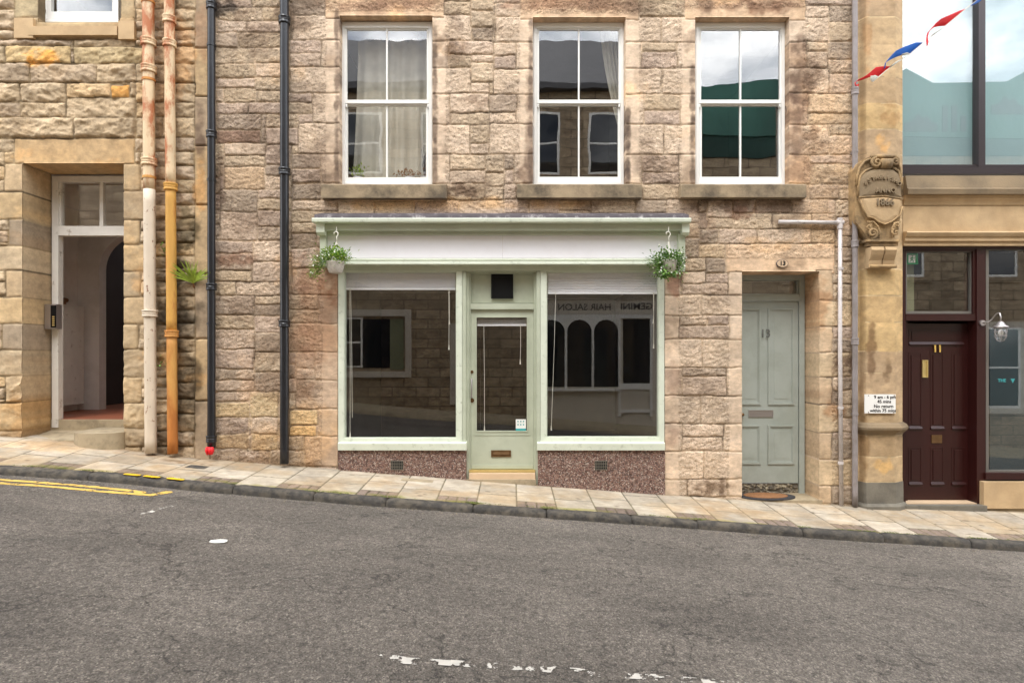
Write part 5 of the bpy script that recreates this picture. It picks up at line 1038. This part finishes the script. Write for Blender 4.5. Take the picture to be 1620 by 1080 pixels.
for a, b in ((1437.5, 1458.5), (1472, 1493), (1505.5, 1527)): pan11(a, b, 557, 679); pan11(a, b, 707, 767)
obj('door_leaf', bm, 'maroon', d11, bevel=.0015)
bm = B(); pb(bm, 1433.2, 1436, 507.2, 797, y11 - .03, y11 + .05); pb(bm, 1534, 1545.3, 507.2, 797, y11 - .03, y11 + .05); obj('door_lining', bm, 'maroon', d11)
text('door_number', '11', .12, (PX(1481.5, y11), y11 - .02, PZ(552, y11)), 'yellow', d11, depth=.004, bold=.003)
bm = B(); frame_rect(bm, 1459.5, 1468.5, 569.5, 597, 1.3, 1.3, 1.3, 1.3, y11 - .02, y11); pb(bm, 1460.8, 1467.2, 570.8, 595.7, y11 - .008, y11 - .001); obj('pull_plate', bm, 'brass', d11)
bm = B(); pb(bm, 1474, 1490.5, 688, 700.5, y11 - .01, y11); obj('letter_plate', bm, 'brass_dull', d11)
bm = B(); pb(bm, 1433.2, 1545.3, 795.5, 799.5, ym - .03, ym + .25); obj('threshold', bm, 'step_peach', d11)
bm = B(); pb(bm, 1425, 1562, 799.8, 830, -.06, .4); obj('doorstep', bm, 'plinth_grey', d11, bevel=.006)
bm = B(); pb(bm, 1556.5, 1790, 762, 804, -.03, .3); obj('base_course', bm, 'buff', RB, bevel=.012)
bm = B(); pb(bm, 1562, 1790, 804.2, 830, -.0, .3); obj('footing', bm, 'step_stone', RB)
bm = B(); pb(bm, 1560, 1785, 758.7, 762.2, ym - .01, ym + .2); obj('sill_gap', bm, 'black', RB)
# exit sign behind the glass over door 11
ex = thing('exit_sign', 'small green running-man exit sign behind the glass above the maroon door', 'sign', (PX(1441.5, .1), .13, PZ(415, .1)))
ys_ = .135; bm = B(); pb(bm, 1433.8, 1452.5, 401, 418, ys_, ys_ + .01); obj('sign_board', bm, 'green_sign', ex); bm = B(); pb(bm, 1437.5, 1448, 403.5, 415.5, ys_ - .002, ys_ - .0002); obj('sign_panel', bm, 'white', ex)
bm = B(); q = lambda a, b: (PX(a, ys_), ys_ - .004, PZ(b, ys_)); tube(bm, [q(1443.5, 404.5), q(1443.5, 406.2)], .007, 8); tube(bm, [q(1443, 407), q(1442.4, 410.5)], .007, 6); tube(bm, [q(1442.4, 410.5), q(1444.5, 412.5), q(1444.3, 415)], .0045, 6); tube(bm, [q(1442.2, 410.5), q(1440.5, 413), q(1438.5, 414)], .0045, 6); tube(bm, [q(1443, 407.5), q(1445.5, 409), q(1446.6, 407.8)], .0035, 6); tube(bm, [q(1442.8, 407.5), q(1440.6, 408.6), q(1440.2, 410.4)], .0035, 6); obj('running_figure', bm, 'green_sign', ex)
# wall lamp
lp = thing('wall_lamp', 'swan-neck metal lantern with ribbed glass bulb guard beside the maroon door', 'lamp', (PX(1551, -.0), ym - .02, PZ(510, 0)))
X0, Z0 = PX(1551, ym), PZ(511, ym); X1 = PX(1580, -.13)
bm = B(); tube(bm, [(X0, ym - .02, Z0), (X0, ym - .045, Z0)], .035, 18); obj('wall_plate', bm, 'steel', lp)
bm = B(); pts = [(X0, ym - .04, Z0), (X0 + .03, ym - .09, Z0 + .01)] + [(X0 + .05 + (X1 - X0 - .05) * t, ym - .1 - .12 * t, Z0 + .02 + .09 * math.sin(t * math.pi * .62)) for t in [i / 10 for i in range(1, 10)]] + [(X1, -.16, Z0 + .06), (X1, -.16, Z0 + .01)]; tube(bm, pts, .008, 10); obj('arm', bm, 'steel', lp, smooth=True)
bm = B(); zl = Z0 + .01; tube(bm, [(X1, -.16, zl), (X1, -.16, zl - .02), (X1, -.16, zl - .045), (X1, -.16, zl - .06), (X1, -.16, zl - .075), (X1, -.16, zl - .08)], [.02, .035, .05, .075, .078, .05], 20); obj('lamp_cap', bm, 'steel', lp, smooth=True)
bm = B(); tube(bm, [(X1, -.16, zl - .08), (X1, -.16, zl - .14), (X1, -.16, zl - .19), (X1, -.16, zl - .22), (X1, -.16, zl - .23)], [.052, .056, .05, .03, .008], 18); obj('glass_globe', bm, 'glass_clear', lp, smooth=True)
bm = B()
for i in range(6):
    a = i * math.pi / 3; tube(bm, [(X1 + .06 * math.cos(a) * k, -.16 + .06 * math.sin(a) * k, zl - z) for k, z in ((1.05, .075), (1.05, .13), (.95, .19), (.6, .228), (.1, .24))], .003, 6)
for k, z in ((1.05, .12), (1.0, .17)): tube(bm, [(X1 + .06 * k * math.cos(i * math.pi / 8), -.16 + .06 * k * math.sin(i * math.pi / 8), zl - z) for i in range(17)], .003, 6)
obj('wire_guard', bm, 'steel', lp, smooth=True)
bm = B(); bmesh.ops.create_uvsphere(bm, u_segments=14, v_segments=10, radius=.026, matrix=Matrix.Translation((X1, -.16, zl - .13)) @ Matrix.Diagonal((1, 1, 1.4, 1))); obj('bulb', bm, 'white', lp, smooth=True)
# parking sign
sg = thing('parking_sign', 'white parking times plate screwed to the stone pilaster', 'sign', (PX(1392, -.1), -.1, PZ(653, -.1)))
bm = B(); pb(bm, 1368, 1417, 623.5, 653.5, -.108, -.098); obj('plate', bm, 'white', sg, bevel=.002)
for s__, px, py, sz in (('9 am - 6 pm', 1400, 628, .052), ('45 mins', 1399, 635, .052), ('No return', 1398, 642.5, .055), ('within 75 mins', 1397, 649.3, .052)): text('wording', s__, sz, (PX(px, -.11), -.1095, PZ(py, -.11)), 'text_black', sg, depth=.0006, bold=.0011, xs=1.02)
for a, b in ((1374, 625.5), (1415, 625.5), (1374, 652), (1414, 652)): bm = B(); tube(bm, [(PX(a, -.11), -.112, PZ(b, -.11)), (PX(a, -.11), -.105, PZ(b, -.11))], .006, 8); obj('screw', bm, 'brass_dull', sg)
# ================================================================== plants
def leaf(bm, p, d, ln, wd, up=Vector((0, 0, 1)), fold=.3):
    d = d.normalized(); s = d.cross(up)
    s = (s.normalized() if s.length > .01 else Vector((1, 0, 0))) * wd; n = s.cross(d).normalized() * wd * fold
    a = bm.verts.new(p); b = bm.verts.new(p + d * ln * .45 + s + n); c = bm.verts.new(p + d * ln); e = bm.verts.new(p + d * ln * .45 - s + n); m_ = bm.verts.new(p + d * ln * .5)
    bm.faces.new((a, b, m_)); bm.faces.new((b, c, m_)); bm.faces.new((c, e, m_)); bm.faces.new((e, a, m_))
def rv(rn, s=1.0): return Vector((rn.gauss(0, s), rn.gauss(0, s), rn.gauss(0, s)))
def basket(label, hx, y, hook_py, pot0, pot1, pr0, pr1, blobs, seed, m='wicker'):
    rn = random.Random(seed); cx = PX((pot0 + pot1) / 2, y); zt, zb = PZ(pr0, y), PZ(pr1, y); r = (PX(pot1, y) - PX(pot0, y)) / 2
    t = thing('hanging_basket', label, 'hanging basket', (cx, y, zb), 'hanging baskets on the shop fascia')
    bm = B(); tube(bm, [(cx, y, zb), (cx, y, zb + .005), (cx, y, (zt + zb) / 2), (cx, y, zt - .01), (cx, y, zt), (cx, y, zt - .004), (cx, y, zt - .03)], [r * .66, r * .72, r * .9, r, r * 1.04, r * .94, r * .9], 24); obj('pot', bm, m, t, smooth=True)
    hz = PZ(hook_py, y); hxx = PX(hx, y); bm = B()
    tube(bm, [(hxx - .03, y, hz - .035), (hxx - .03, y, hz - .01), (hxx - .012, y, hz + .005), (hxx + .012, y, hz - .002), (hxx + .018, y, hz - .03), (hxx, y, hz - .06), (hxx, y, hz - .12)], .0055, 8); obj('hook', bm, 'cord', t, smooth=True)
    bm = B(); tube(bm, [(hxx, y, hz + .06), (hxx - .005, y, hz)], .003, 6); obj('wire', bm, 'cord', t)
    for a in (0, 2.1, 4.2): bm = B(); tube(bm, [(hxx, y, hz - .11), (cx + r * math.cos(a + .4), y + r * math.sin(a + .4), zt)], .0035, 6); obj('hanger', bm, 'cord', t)
    bm = B(); b2 = B(); b3 = B()
    for (px, py, sx, sz, n) in blobs:
        c = Vector((PX(px, y), y - .01, PZ(py, y)))
        for i in range(n):
            p = c + Vector((rn.gauss(0, sx), rn.gauss(0, .07), rn.gauss(0, sz))); d = (p - Vector((cx, y, zt - .02))) + rv(rn, .08) + Vector((0, -.04, .02))
            leaf(bm if rn.random() < .6 else b2, p, d, rn.uniform(.022, .044), rn.uniform(.008, .014))
            if rn.random() < .022:
                q = p + Vector((0, -.03, .01)) + rv(rn, .008)
                for k in range(5): leaf(b3, q, Vector((math.cos(k * 1.26), -.4, math.sin(k * 1.26))), .011, .0055, up=Vector((0, 1, 0)))
    obj('foliage', bm, 'leaf', t); obj('foliage', b2, 'leaf_lime' if seed == 1 else 'leaf_dark', t); obj('flowers', b3, 'petal', t)
basket('hanging basket trailing white-flowered greenery to the left, on the left end of the shop fascia', 532.5, -.30, 367, 516.5, 545, 414, 432, [(530, 406, .085, .045, 620), (512, 412, .06, .03, 260), (505, 422, .045, .035, 220), (498, 433, .035, .03, 130), (541, 408, .03, .025, 120)], 1)
basket('rounder bushy hanging basket on the right end of the shop fascia', 1058, -.30, 367, 1044, 1071, 412, 431, [(1056, 408, .085, .04, 560), (1042, 418, .05, .05, 380), (1050, 430, .05, .035, 260), (1074, 418, .03, .055, 260), (1060, 434, .04, .02, 120)], 2)
# weeds on the wall
rn = random.Random(8); bm = B(); base = Vector((PX(302, -.08), -.03, PZ(447, -.08)))
for i in range(64):
    a = rn.uniform(-1.2, 1.35); ln = rn.uniform(.18, .34); d = Vector((math.sin(a), rn.uniform(-.7, -.1), math.cos(a) * 1.25)).normalized(); wd = rn.uniform(.005, .009); prev = None; side = Vector((math.cos(a), 0, -math.sin(a)))
    for k in range(5):
        f = k / 4; p = base + d * ln * f + Vector((0, -.02 * f, -.035 * f * f)); w_ = wd * math.sin(math.pi * min(.98, f * .8 + .15)); v = [bm.verts.new(p - side * w_), bm.verts.new(p + side * w_)]
        if prev: bm.faces.new((prev[0], prev[1], v[1], v[0]))
        prev = v
w1 = thing('wall_plant', 'spiky lime-green plant sprouting from the wall beside the rusty drainpipe', 'plant', base); obj('foliage', bm, 'leaf_lime', w1)
bm = B(); tube(bm, [base + Vector((0, .03, -.05)), base], [.012, .006], 8); obj('root', bm, 'mat_coir', w1)
for (px, py, n, lb) in ((262, 398, 26, 'tiny leafy sprig growing high between the two rusty drainpipes'), (260, 573, 16, 'tiny leafy sprig growing low between the two rusty drainpipes')):
    bm = B(); c = Vector((PX(px, -.05), -.04, PZ(py, -.05)))
    for i in range(n): leaf(bm, c + rv(rn, .035), rv(rn, 1) + Vector((0, -1, .5)), .035, .014)
    tag(obj('ivy_sprig', bm, 'leaf', None), lb, 'plant', 'ivy sprigs between the rusty drainpipes')
# pot plants on the sill of the left upper window
def pot_plant(label, px, w_, h_, m, leafm, kind, seed):
    rn = random.Random(seed); y = .32; x = PX(px, y); z = PZ(283, y) - .02; t = thing('pot_plant', label, 'plant', (x, y, z), 'pot plants on the window sill'); bm = B(); tube(bm, [(x, y, z - .05), (x, y, z + .04)], [.05, .06], 14); obj('pot', bm, m, t); bm = B()
    for i in range(70 if kind == 'bush' else 12):
        if kind == 'bush': p = Vector((x + rn.gauss(0, w_ * .4), y + rn.gauss(0, .04), z + .05 + abs(rn.gauss(0, h_ * .45)))); leaf(bm, p, rv(rn, 1) + Vector((0, -.3, .8)), .05, .012)
        else: tube(bm, [(x, y, z), (x + w_ * rn.uniform(-.3, .3), y, z + h_ * .4), (x + w_ * rn.uniform(-.6, .6), y, z + h_ * rn.uniform(.6, 1))], [.005, .004, .002], 5)
    obj('foliage', bm, leafm, t)
pot_plant('bushy green pot plant at the left of the left upper window sill', 566, .14, .16, 'blind', 'leaf_lime', 'bush', 1)
pot_plant('tall bare twigs in a pot at the right of the left upper window sill', 672, .1, .5, 'blind', 'stair_dark', 'twig', 2)
pot_plant('low brown seed heads in a pot near the middle of the left upper window sill', 648, .24, .07, 'blind', 'mat_coir', 'bush', 3)
# ================================================================== bunting
def ribbon(name, left, right, y0, y1, m, parent, dy=.03):
    """flag cloth between two pixel edges, curling in depth"""
    bm = B(); n = len(left); prev = None
    for i, (a, b) in enumerate(zip(left, right)):
        f = i / (n - 1); y = y0 + (y1 - y0) * f; va = bm.verts.new((PX(a[0], y), y - dy * math.sin(f * 3), PZ(a[1], y))); vm = bm.verts.new((PX((a[0] + b[0]) / 2, y), y + dy * .6, PZ((a[1] + b[1]) / 2, y))); vb = bm.verts.new((PX(b[0], y), y + dy * math.sin(f * 3), PZ(b[1], y)))
        if prev: bm.faces.new((prev[0], prev[1], vm, va)); bm.faces.new((prev[1], prev[2], vb, vm))
        prev = (va, vm, vb)
    o = obj(name, bm, m, parent, smooth=True); s = o.modifiers.new('thickness', 'SOLIDIFY'); s.thickness = .0015; return o
def bz(u, v): return (1330 + u / 7.043, v / 7.043)
yb = -.75
bt = thing('bunting', 'string of red, blue and white pennants blowing across the pilaster and the big window', 'bunting', (PX(1450, yb), yb, PZ(60, yb)))
bm = B(); tube(bm, [(PX(a, yb), yb, PZ(b, yb)) for a, b in (bz(360, 910), bz(560, 745), bz(780, 598), bz(930, 470), bz(1180, 280), bz(1395, 100), bz(1530, 0), bz(1900, -330))], .0045, 6); obj('cord', bm, 'cord', bt)
for m, L_, R_ in (('red', [(555, 740), (470, 745), (380, 760), (300, 830), (235, 875), (185, 895), (150, 930), (165, 965), (205, 965)], [(556, 742), (500, 785), (430, 850), (330, 850), (260, 878), (205, 893), (175, 905), (178, 940), (212, 935)]),
                ('blue', [(915, 475), (835, 480), (700, 530), (600, 580), (550, 630), (520, 665), (490, 710), (480, 770)], [(917, 478), (840, 550), (770, 598), (690, 605), (620, 630), (550, 665), (515, 690), (500, 755)]),
                ('red', [(1393, 100), (1310, 130), (1200, 180), (1100, 225), (1040, 275), (1000, 325), (950, 380), (940, 440), (965, 510)], [(1395, 103), (1290, 190), (1180, 280), (1110, 280), (1060, 290), (1010, 330), (985, 400), (990, 465), (970, 512)]),
                ('petal', [(665, 665), (600, 700), (545, 745)], [(668, 668), (615, 715), (556, 752)]), ('petal', [(420, 855), (370, 852), (330, 850)], [(410, 870), (380, 895), (350, 912)]), ('petal', [(770, 598), (720, 600), (680, 606)], [(772, 601), (730, 610), (690, 612)]),
                ('petal', [(1135, 305), (1080, 345), (1010, 395)], [(1137, 308), (1090, 355), (1012, 398)]), ('blue', [(1620, -90), (1545, -20), (1500, 20), (1450, 62)], [(1640, -60), (1560, 15), (1515, 35), (1455, 66)])):
    ribbon('pennant', [bz(*p) for p in L_], [bz(*p) for p in R_], yb, yb - .05, m, bt)
# litter on the road
for (px, py, s, m, lb) in ((346, 857, .045, 'petal', 'flat white scrap of litter lying on the road'), ):
    x, y = road_pt(px, py); bm = B(); z = float(road_s(np.array(x), np.array(y))) + .006; prism_z(bm, [(x + s * (1 + .3 * math.sin(i * 2.3)) * math.cos(i * .9) * 1.5, y + s * math.sin(i * .9)) for i in range(7)], z, z + .004); tag(obj('litter', bm, m, None), lb, 'litter')
paint('white_tick', [road_pt(228, 813), road_pt(277, 799)], .05, 'white_road', cell=.006, seed=44, ns=22, keep=.12)
# pavement cover plates
def cover(px0, px1, y0, y1, m, lb):
    x0, x1 = PX(px0, y0), PX(px1, y0); bm = B(); v = [(x0, y0), (x1, y0), (x1, y1), (x0, y1)]
    t_ = [bm.verts.new((x, y, float(pave_z(x, y)) + .004)) for x, y in v]; b_ = [bm.verts.new((x, y, float(pave_z(x, y)) - .02)) for x, y in v]; bm.faces.new(t_); bm.faces.new(b_[::-1])
    for i in range(4): bm.faces.new((b_[i], b_[(i + 1) % 4], t_[(i + 1) % 4], t_[i]))
    tag(obj('access_cover', bm, m, None), lb, 'cover')
cover(292, 322, -.52, -.38, 'kerbstone', 'small dark cast access cover set in the pavement near the black drainpipe')
cover(634, 684, -.30, -.18, 'step_stone', 'small greyish concrete access cover in the pavement left of the shop doorstep')

# ================================================================== the other side of the street (seen in the glass)
YO = -8.3
def opp_window(parent, x0, x1, z0, z1, fm='white', fw=.06, surround=None, mid=True):
    w_ = bpy.data.objects.new('window', None); COL.objects.link(w_); adopt(w_, parent)
    if surround:
        bm = B(); s = .14; box(bm, x0 - s, x1 + s, YO, YO + .03, z1, z1 + s); box(bm, x0 - s, x1 + s, YO, YO + .05, z0 - s, z0); box(bm, x0 - s, x0, YO, YO + .03, z0, z1); box(bm, x1, x1 + s, YO, YO + .03, z0, z1); obj('surround', bm, surround, w_)
    bm = B(); y0, y1 = YO - .02, YO + .025
    box(bm, x0, x0 + fw, y0, y1, z0, z1); box(bm, x1 - fw, x1, y0, y1, z0, z1); box(bm, x0 + fw, x1 - fw, y0, y1, z0, z0 + fw); box(bm, x0 + fw, x1 - fw, y0, y1, z1 - fw, z1)
    if mid: box(bm, x0 + fw, x1 - fw, y0, y1 - .005, (z0 + z1) / 2 - .025, (z0 + z1) / 2 + .025)
    obj('window_frame', bm, fm, w_); bm = B(); box(bm, x0 + fw, x1 - fw, YO + .003, YO + .008, z0 + fw, z1 - fw); obj('glass_pane', bm, 'dark_glass', w_)
M['dark_glass'] = mat('dark_reflecting_glass', srgb(30, 32, 36), .03, vary=.02, spec=.8)
OA = thing('stone_house', 'slate-roofed stone terrace across the street, seen in the windows', 'house', (-3, YO, .2))
bm = B(); box(bm, -16, 4.4, YO - 6, YO, -3, 8.5); obj('wall', bm, 'opp_stone', OA)
bm = B(); prism_x(bm, [(YO + .25, 8.45), (YO + .25, 8.6), (YO - 3.4, 11.5), (YO - 7, 8.6), (YO - 7, 8.45)], -16, 4.2); obj('roof', bm, 'slate', OA)
for x in (-7.6, -5.6, -3.9, -1.9, .75, 2.5):
    opp_window(OA, x - .5, x + .5, 6.3, 7.95, surround='opp_stone'); opp_window(OA, x - .5, x + .5, 3.75, 5.5, surround='opp_stone')
opp_window(OA, -4.45, -3.86, 1.25, 2.55, fw=.05); bm = B(); box(bm, -3.86, -2.9, YO + .003, YO + .01, 1.25, 2.5); obj('dark_pane', bm, 'dark_glass', OA)
0 and opp_window(OA, -4.2, -2.77, 1.15, 2.6, surround='opp_cream', mid=False); opp_window(OA, -7.6, -6.3, 1.5, 2.9, surround='opp_cream')
bm = B()
for q in ((-4.6, -2.6, 2.58, 2.75), (-4.6, -2.6, 1.0, 1.15), (-4.6, -4.46, 1.15, 2.58), (-2.75, -2.6, 1.15, 2.58)): box(bm, q[0], q[1], YO, YO + .06, q[2], q[3])
obj('window_surround', bm, 'opp_cream', OA)
bm = B(); box(bm, -3.15, -2.8, YO + .011, YO + .016, 1.2, 2.5); obj('window_blind', bm, 'inner_green', OA)
for k in range(3): bm = B(); box(bm, -1.6 + k * .02, -1.45, YO, YO + .05, .3, 2.4); obj('downpipe', bm, 'opp_cream', OA) if k == 0 else bm.free()
sal = bpy.data.objects.new('salon_front', None); COL.objects.link(sal); adopt(sal, OA)
bm = B(); box(bm, .6, 4.35, YO, YO + .05, -.4, 2.62); box(bm, .6, 4.35, YO, YO + .09, 2.62, 3.05); obj('render', bm, 'opp_cream', sal)
bm = B(); prism_x(bm, [(YO, 3.05), (YO + .12, 3.05), (YO + .2, 3.14), (YO + .2, 3.2), (YO, 3.24)], .5, 4.4)
for i in range(44): box(bm, .6 + i * .085, .64 + i * .085, YO + .091, YO + .13, 3.0, 3.045)
obj('cornice', bm, 'opp_cream', sal)
text('shop_name', 'GEMINI', .24, (3.2, YO + .092, 2.82), 'text_black', sal, face='back', bold=.004, xs=1.05); text('shop_name', 'HAIR SALON', .24, (1.86, YO + .092, 2.80), 'text_black', sal, face='back', bold=.004, xs=1.0)
bm = B(); box(bm, .66, 2.76, YO + .051, YO + .056, .76, 2.5); box(bm, 2.86, 3.58, YO + .051, YO + .056, .85, 2.5); obj('glass_pane', bm, 'dark_glass', sal)
bm = B()
for x in (.62, 1.39, 2.08, 2.76, 3.58): box(bm, x - .03, x + .03, YO + .05, YO + .1, .0 if x > 2.7 else .72, 2.6)
box(bm, .58, 2.8, YO + .05, YO + .16, .66, .72); box(bm, 2.79, 3.55, YO + .05, YO + .09, .7, .85); box(bm, 2.79, 3.55, YO + .05, YO + .09, .1, .18); box(bm, .6, 3.62, YO + .05, YO + .09, 2.52, 2.61)
for a, b in ((.65, 1.36), (1.42, 2.05), (2.11, 2.73)):
    n = 12; c = (a + b) / 2; r = (b - a) / 2; pts = [(c - r * math.cos(math.pi * i / n), 2.18 + .3 * math.sin(math.pi * i / n)) for i in range(n + 1)]
    for p, q in zip(pts, pts[1:]): prism_y(bm, [p, q, (q[0], 2.52), (p[0], 2.52)], YO + .057, YO + .085)
obj('arched_frame', bm, 'white', sal)
OB = thing('netted_building', 'building wrapped in green scaffold netting across the street, seen in the glass', 'building', (9, YO, -.5))
bm = B(); box(bm, 4.42, 22, YO - 6, YO, -3, 8.2); obj('wall', bm, 'opp_stone', OB)
bm = B(); prism_y(bm, [(3.95, 7.35), (22, 7.0), (22, 8.6), (15.2, 8.6), (14.0, 9.3), (12.8, 8.65), (10.9, 8.62), (10.2, 9.0), (9.6, 8.6), (6.8, 8.75), (3.95, 8.45)], YO + .05, YO + .09); obj('netting', bm, 'netting', OB)
M['netting_dark'] = mat('dark_green_netting', srgb(34, 66, 58), .8, vary=.25, vscale=2, bump=.03, bscale=2)
bm = B(); box(bm, 4.3, 22, YO + .02, YO + .045, 6.75, 7.4); obj('lower_netting', bm, 'netting_dark', OB)
bm = B()
for bx, dz in ((10.15, 0), (12.4, .45)):
    prism_y(bm, [(bx, 7.35 + dz), (bx + .85, 7.35 + dz), (bx + .85, 7.55 + dz), (bx + .7, 7.6 + dz), (bx + .6, 7.75 + dz), (bx + .45, 7.7 + dz), (bx + .35, 7.82 + dz), (bx + .2, 7.62 + dz), (bx, 7.58 + dz)], YO + .095, YO + .11)
    if dz == 0:
        for q, h1 in enumerate((8.02, 8.02, 7.75)): box(bm, bx + .98 + q * .24, bx + 1.12 + q * .24, YO + .095, YO + .11, 7.35, h1)
obj('banner_print', bm, 'anthracite', OB)
for x in (5.6, 7.8, 10.2, 12.6): opp_window(OB, x - .5, x + .5, 3.6, 5.3, surround='opp_stone'); opp_window(OB, x - .6, x + .6, .2, 2.3, surround='opp_cream')
